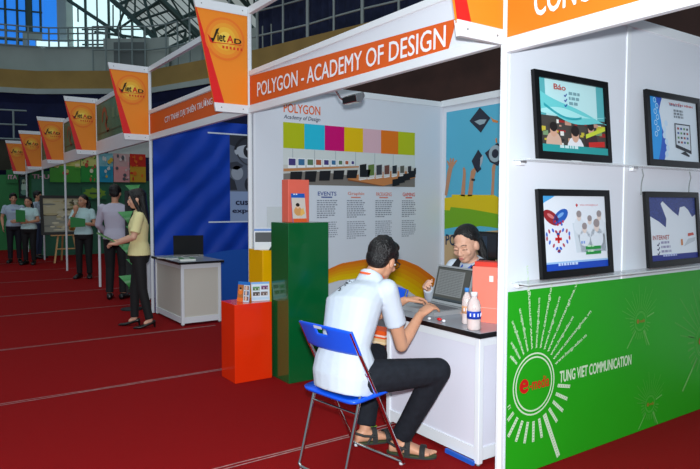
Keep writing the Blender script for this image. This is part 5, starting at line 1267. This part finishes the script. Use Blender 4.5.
for q in (1, 3, 5, 7.5, 10): struct_tube([roofpt(s_, q)-V((0, 0, .18)) for s_ in ss_], .05)
for s_ in ss_[::4]:
    lowp = [roofpt(s_, q)-V((0, 0, 1.3)) for q in Q_]; struct_tube(lowp, .07)
    for k in range(len(Q_)-1):
        struct_tube([lowp[k], roofpt(s_, Q_[k+1])-V((0, 0, .25))], .035)
        struct_tube([lowp[k], roofpt(s_, Q_[k])-V((0, 0, .25))], .035)
# arched trusses and ribbed roof bay over the left stand
TRUSS = [((-23.87, 2.3, 9.15), (-21.89, 3.88, 7.53), 0.075), ((-22.39, 3.49, 9.05), (-20.82, 4.74, 7.36), 0.10), ((-20.82, 4.74, 7.36), (-20.15, 5.28, 6.58), 0.09), ((-20.67, 4.86, 8.77), (-19.31, 5.94, 7.25), 0.11), ((-21.77, 3.98, 8.9), (-22.16, 3.67, 7.85), 0.05), ((-21.53, 4.17, 9.05), (-21.55, 4.16, 8.15), 0.04), ((-21.26, 4.38, 8.99), (-20.82, 4.74, 7.36), 0.06), ((-20.82, 4.74, 7.36), (-19.88, 5.49, 7.62), 0.05), ((-22.16, 3.67, 7.85), (-20.71, 4.83, 8.78), 0.05), ((-20.82, 4.74, 7.36), (-20.97, 4.62, 6.28), 0.05), ((-19.88, 5.49, 7.62), (-20.15, 5.28, 6.58), 0.04), ((-21.55, 4.16, 8.08), (-20.38, 5.09, 8.38), 0.045), ((-20.82, 4.74, 7.36), (-19.55, 5.75, 8.15), 0.045), ((-19.88, 5.49, 7.62), (-19.89, 5.48, 6.84), 0.03), ((-22.93, 3.05, 7.85), (-20.89, 4.68, 7.36), 0.05), ((-22.82, 3.14, 8.1), (-22.84, 3.12, 6.8), 0.03), ((-19.75, 5.59, 7.18), (-19.25, 5.99, 7.42), 0.035), ((-20.57, 4.94, 6.54), (-19.44, 5.84, 7.08), 0.04), ((-23.52, 2.58, 8.81), (-23.53, 2.58, 8.29), 0.03), ((-22.29, 3.57, 8.78), (-22.3, 3.56, 7.86), 0.03)]
RPAN = [(-23.78, 3.61, 9.9), (-21.93, 5.08, 7.56), (-21.22, 5.64, 6.75), (-19.75, 6.81, 7.36), (-19.74, 6.82, 9.39)]
RRIB = [((-23.34, 3.83, 9.52), (-21.47, 5.32, 7.58)), ((-23.02, 4.09, 9.48), (-21.17, 5.56, 7.55)), ((-22.7, 4.34, 9.44), (-20.86, 5.8, 7.52)), ((-22.38, 4.6, 9.4), (-20.83, 5.83, 7.52)), ((-22.07, 4.84, 9.36), (-20.53, 6.07, 7.49)), ((-21.76, 5.09, 9.32), (-20.24, 6.3, 7.46)), ((-21.45, 5.34, 9.29), (-19.94, 6.54, 7.43)), ((-21.15, 5.58, 9.25), (-19.65, 6.77, 7.4))]
RPUR = [((-22.7, 4.22, 8.51), (-20.08, 6.3, 9.6)), ((-22.08, 4.71, 7.84), (-19.54, 6.73, 8.82)), ((-21.44, 5.22, 7.18), (-19.55, 6.73, 8.03)), ((-23.12, 3.88, 9.01), (-20.9, 5.65, 9.85))]
for a_, c_, r_ in TRUSS: struct_tube([a_, c_], r_)
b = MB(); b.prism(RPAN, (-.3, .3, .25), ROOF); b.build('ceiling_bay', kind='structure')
for a_, c_ in RRIB: struct_tube([a_, c_], .022)
for a_, c_ in RPUR: struct_tube([a_, c_], .07)
b = MB(); quad(b, 1.82, 1.99, 2.6, 6.9, 7.95, GREYC, 2); bk = b.build('wall_hall_ledge', kind='structure')
b = MB(); quad(b, 1.86, 1.93, 2.55, 7.05, 7.65, WGLS); quad(b, 1.94, 2.0, 2.55, 7.05, 7.65, SKYB); b.build('window_3', kind='structure')
# concrete stair block and parapet top left
b = MB(); quad(b, 2.52, 3.02, .85, 6.0, 7.35, GREYC); b.build('wall_hall_block', kind='structure')
b = MB(); quad(b, 2.62, 2.92, .80, 6.1, 7.2, mat('grey_door', (120, 128, 128), .7)); b.build('door_1', kind='structure')
RLB = ('long grey railing along the top of the upper stand parapet', 'grey railing over the concrete block of the upper stand', 'pale railing in front of the dark stand at left edge')
for i, (s0, s1, out, z0, z1, st) in enumerate(((1.2, 2.6, .9, 7.05, 7.75, .09), (2.45, 3.5, .6, 6.05, 7.7, .12), (1.0, 1.95, -.9, 3.55, 4.5, .17))):
    t = thing('railing', RLB[i], 'railing', pt((s0+s1)/2, out, z0 if i < 2 else z0))
    m = RAILM; n = 12
    for fr in (0.0, .5, 1.0) if i else (0, .35, .7, 1.0):
        b = MB(); b.tube([pt(s0+(s1-s0)*k/n, out, z0+(z1-z0)*fr) for k in range(n+1)], .03, m, 6); b.build('rail', t)
    s_ = s0
    while s_ <= s1+.001:
        b = MB(); b.tube([pt(s_, out, z0), pt(s_, out, z1)], .035, m, 6); b.build('baluster', t); s_ += st
b = MB(); quad(b, .9, 2.1, -.85, 2.5, 3.5, mat('dark_stand_front', (58, 56, 44), .9, noise=.2, nscale=2)); b.build('wall_hall_front', kind='structure')
# navy curtains over the tan band to the right, with steel pipes before them
cm = mat('dark_navy_drape', (40, 48, 80), .9, noise=.3, nscale=3)
b = MB(); vs = []; n = 240
for k in range(n+1):
    s_ = 3.85+(7.6-3.85)*k/n; vs += [pt(s_, .9+.10*math.sin(k*1.3)+.05*math.sin(k*.37), 5.9), pt(s_, .9+.10*math.sin(k*1.3+.2)+.05*math.sin(k*.37), 11.5)]
b.add(vs, [(2*k, 2*k+2, 2*k+3, 2*k+1) for k in range(n)], cm, True); tag(b.build('drape'), 'long dark navy drape hanging above the tan band of the hall', 'curtain')
PIPEM = mat('pale_pipe', (176, 186, 184), .5)
for k in range(13):
    s_ = 3.7+.235*k; struct_tube([pt(s_, .4, 6.0), pt(s_-.02, .5, 11)], (.05 if k % 2 else .035), PIPEM)
for z in (6.55, 7.3, 8.1): struct_tube([pt(3.7+.23*k, .45, z+.02*math.sin(k*1.7)) for k in range(14)], .03, PIPEM)
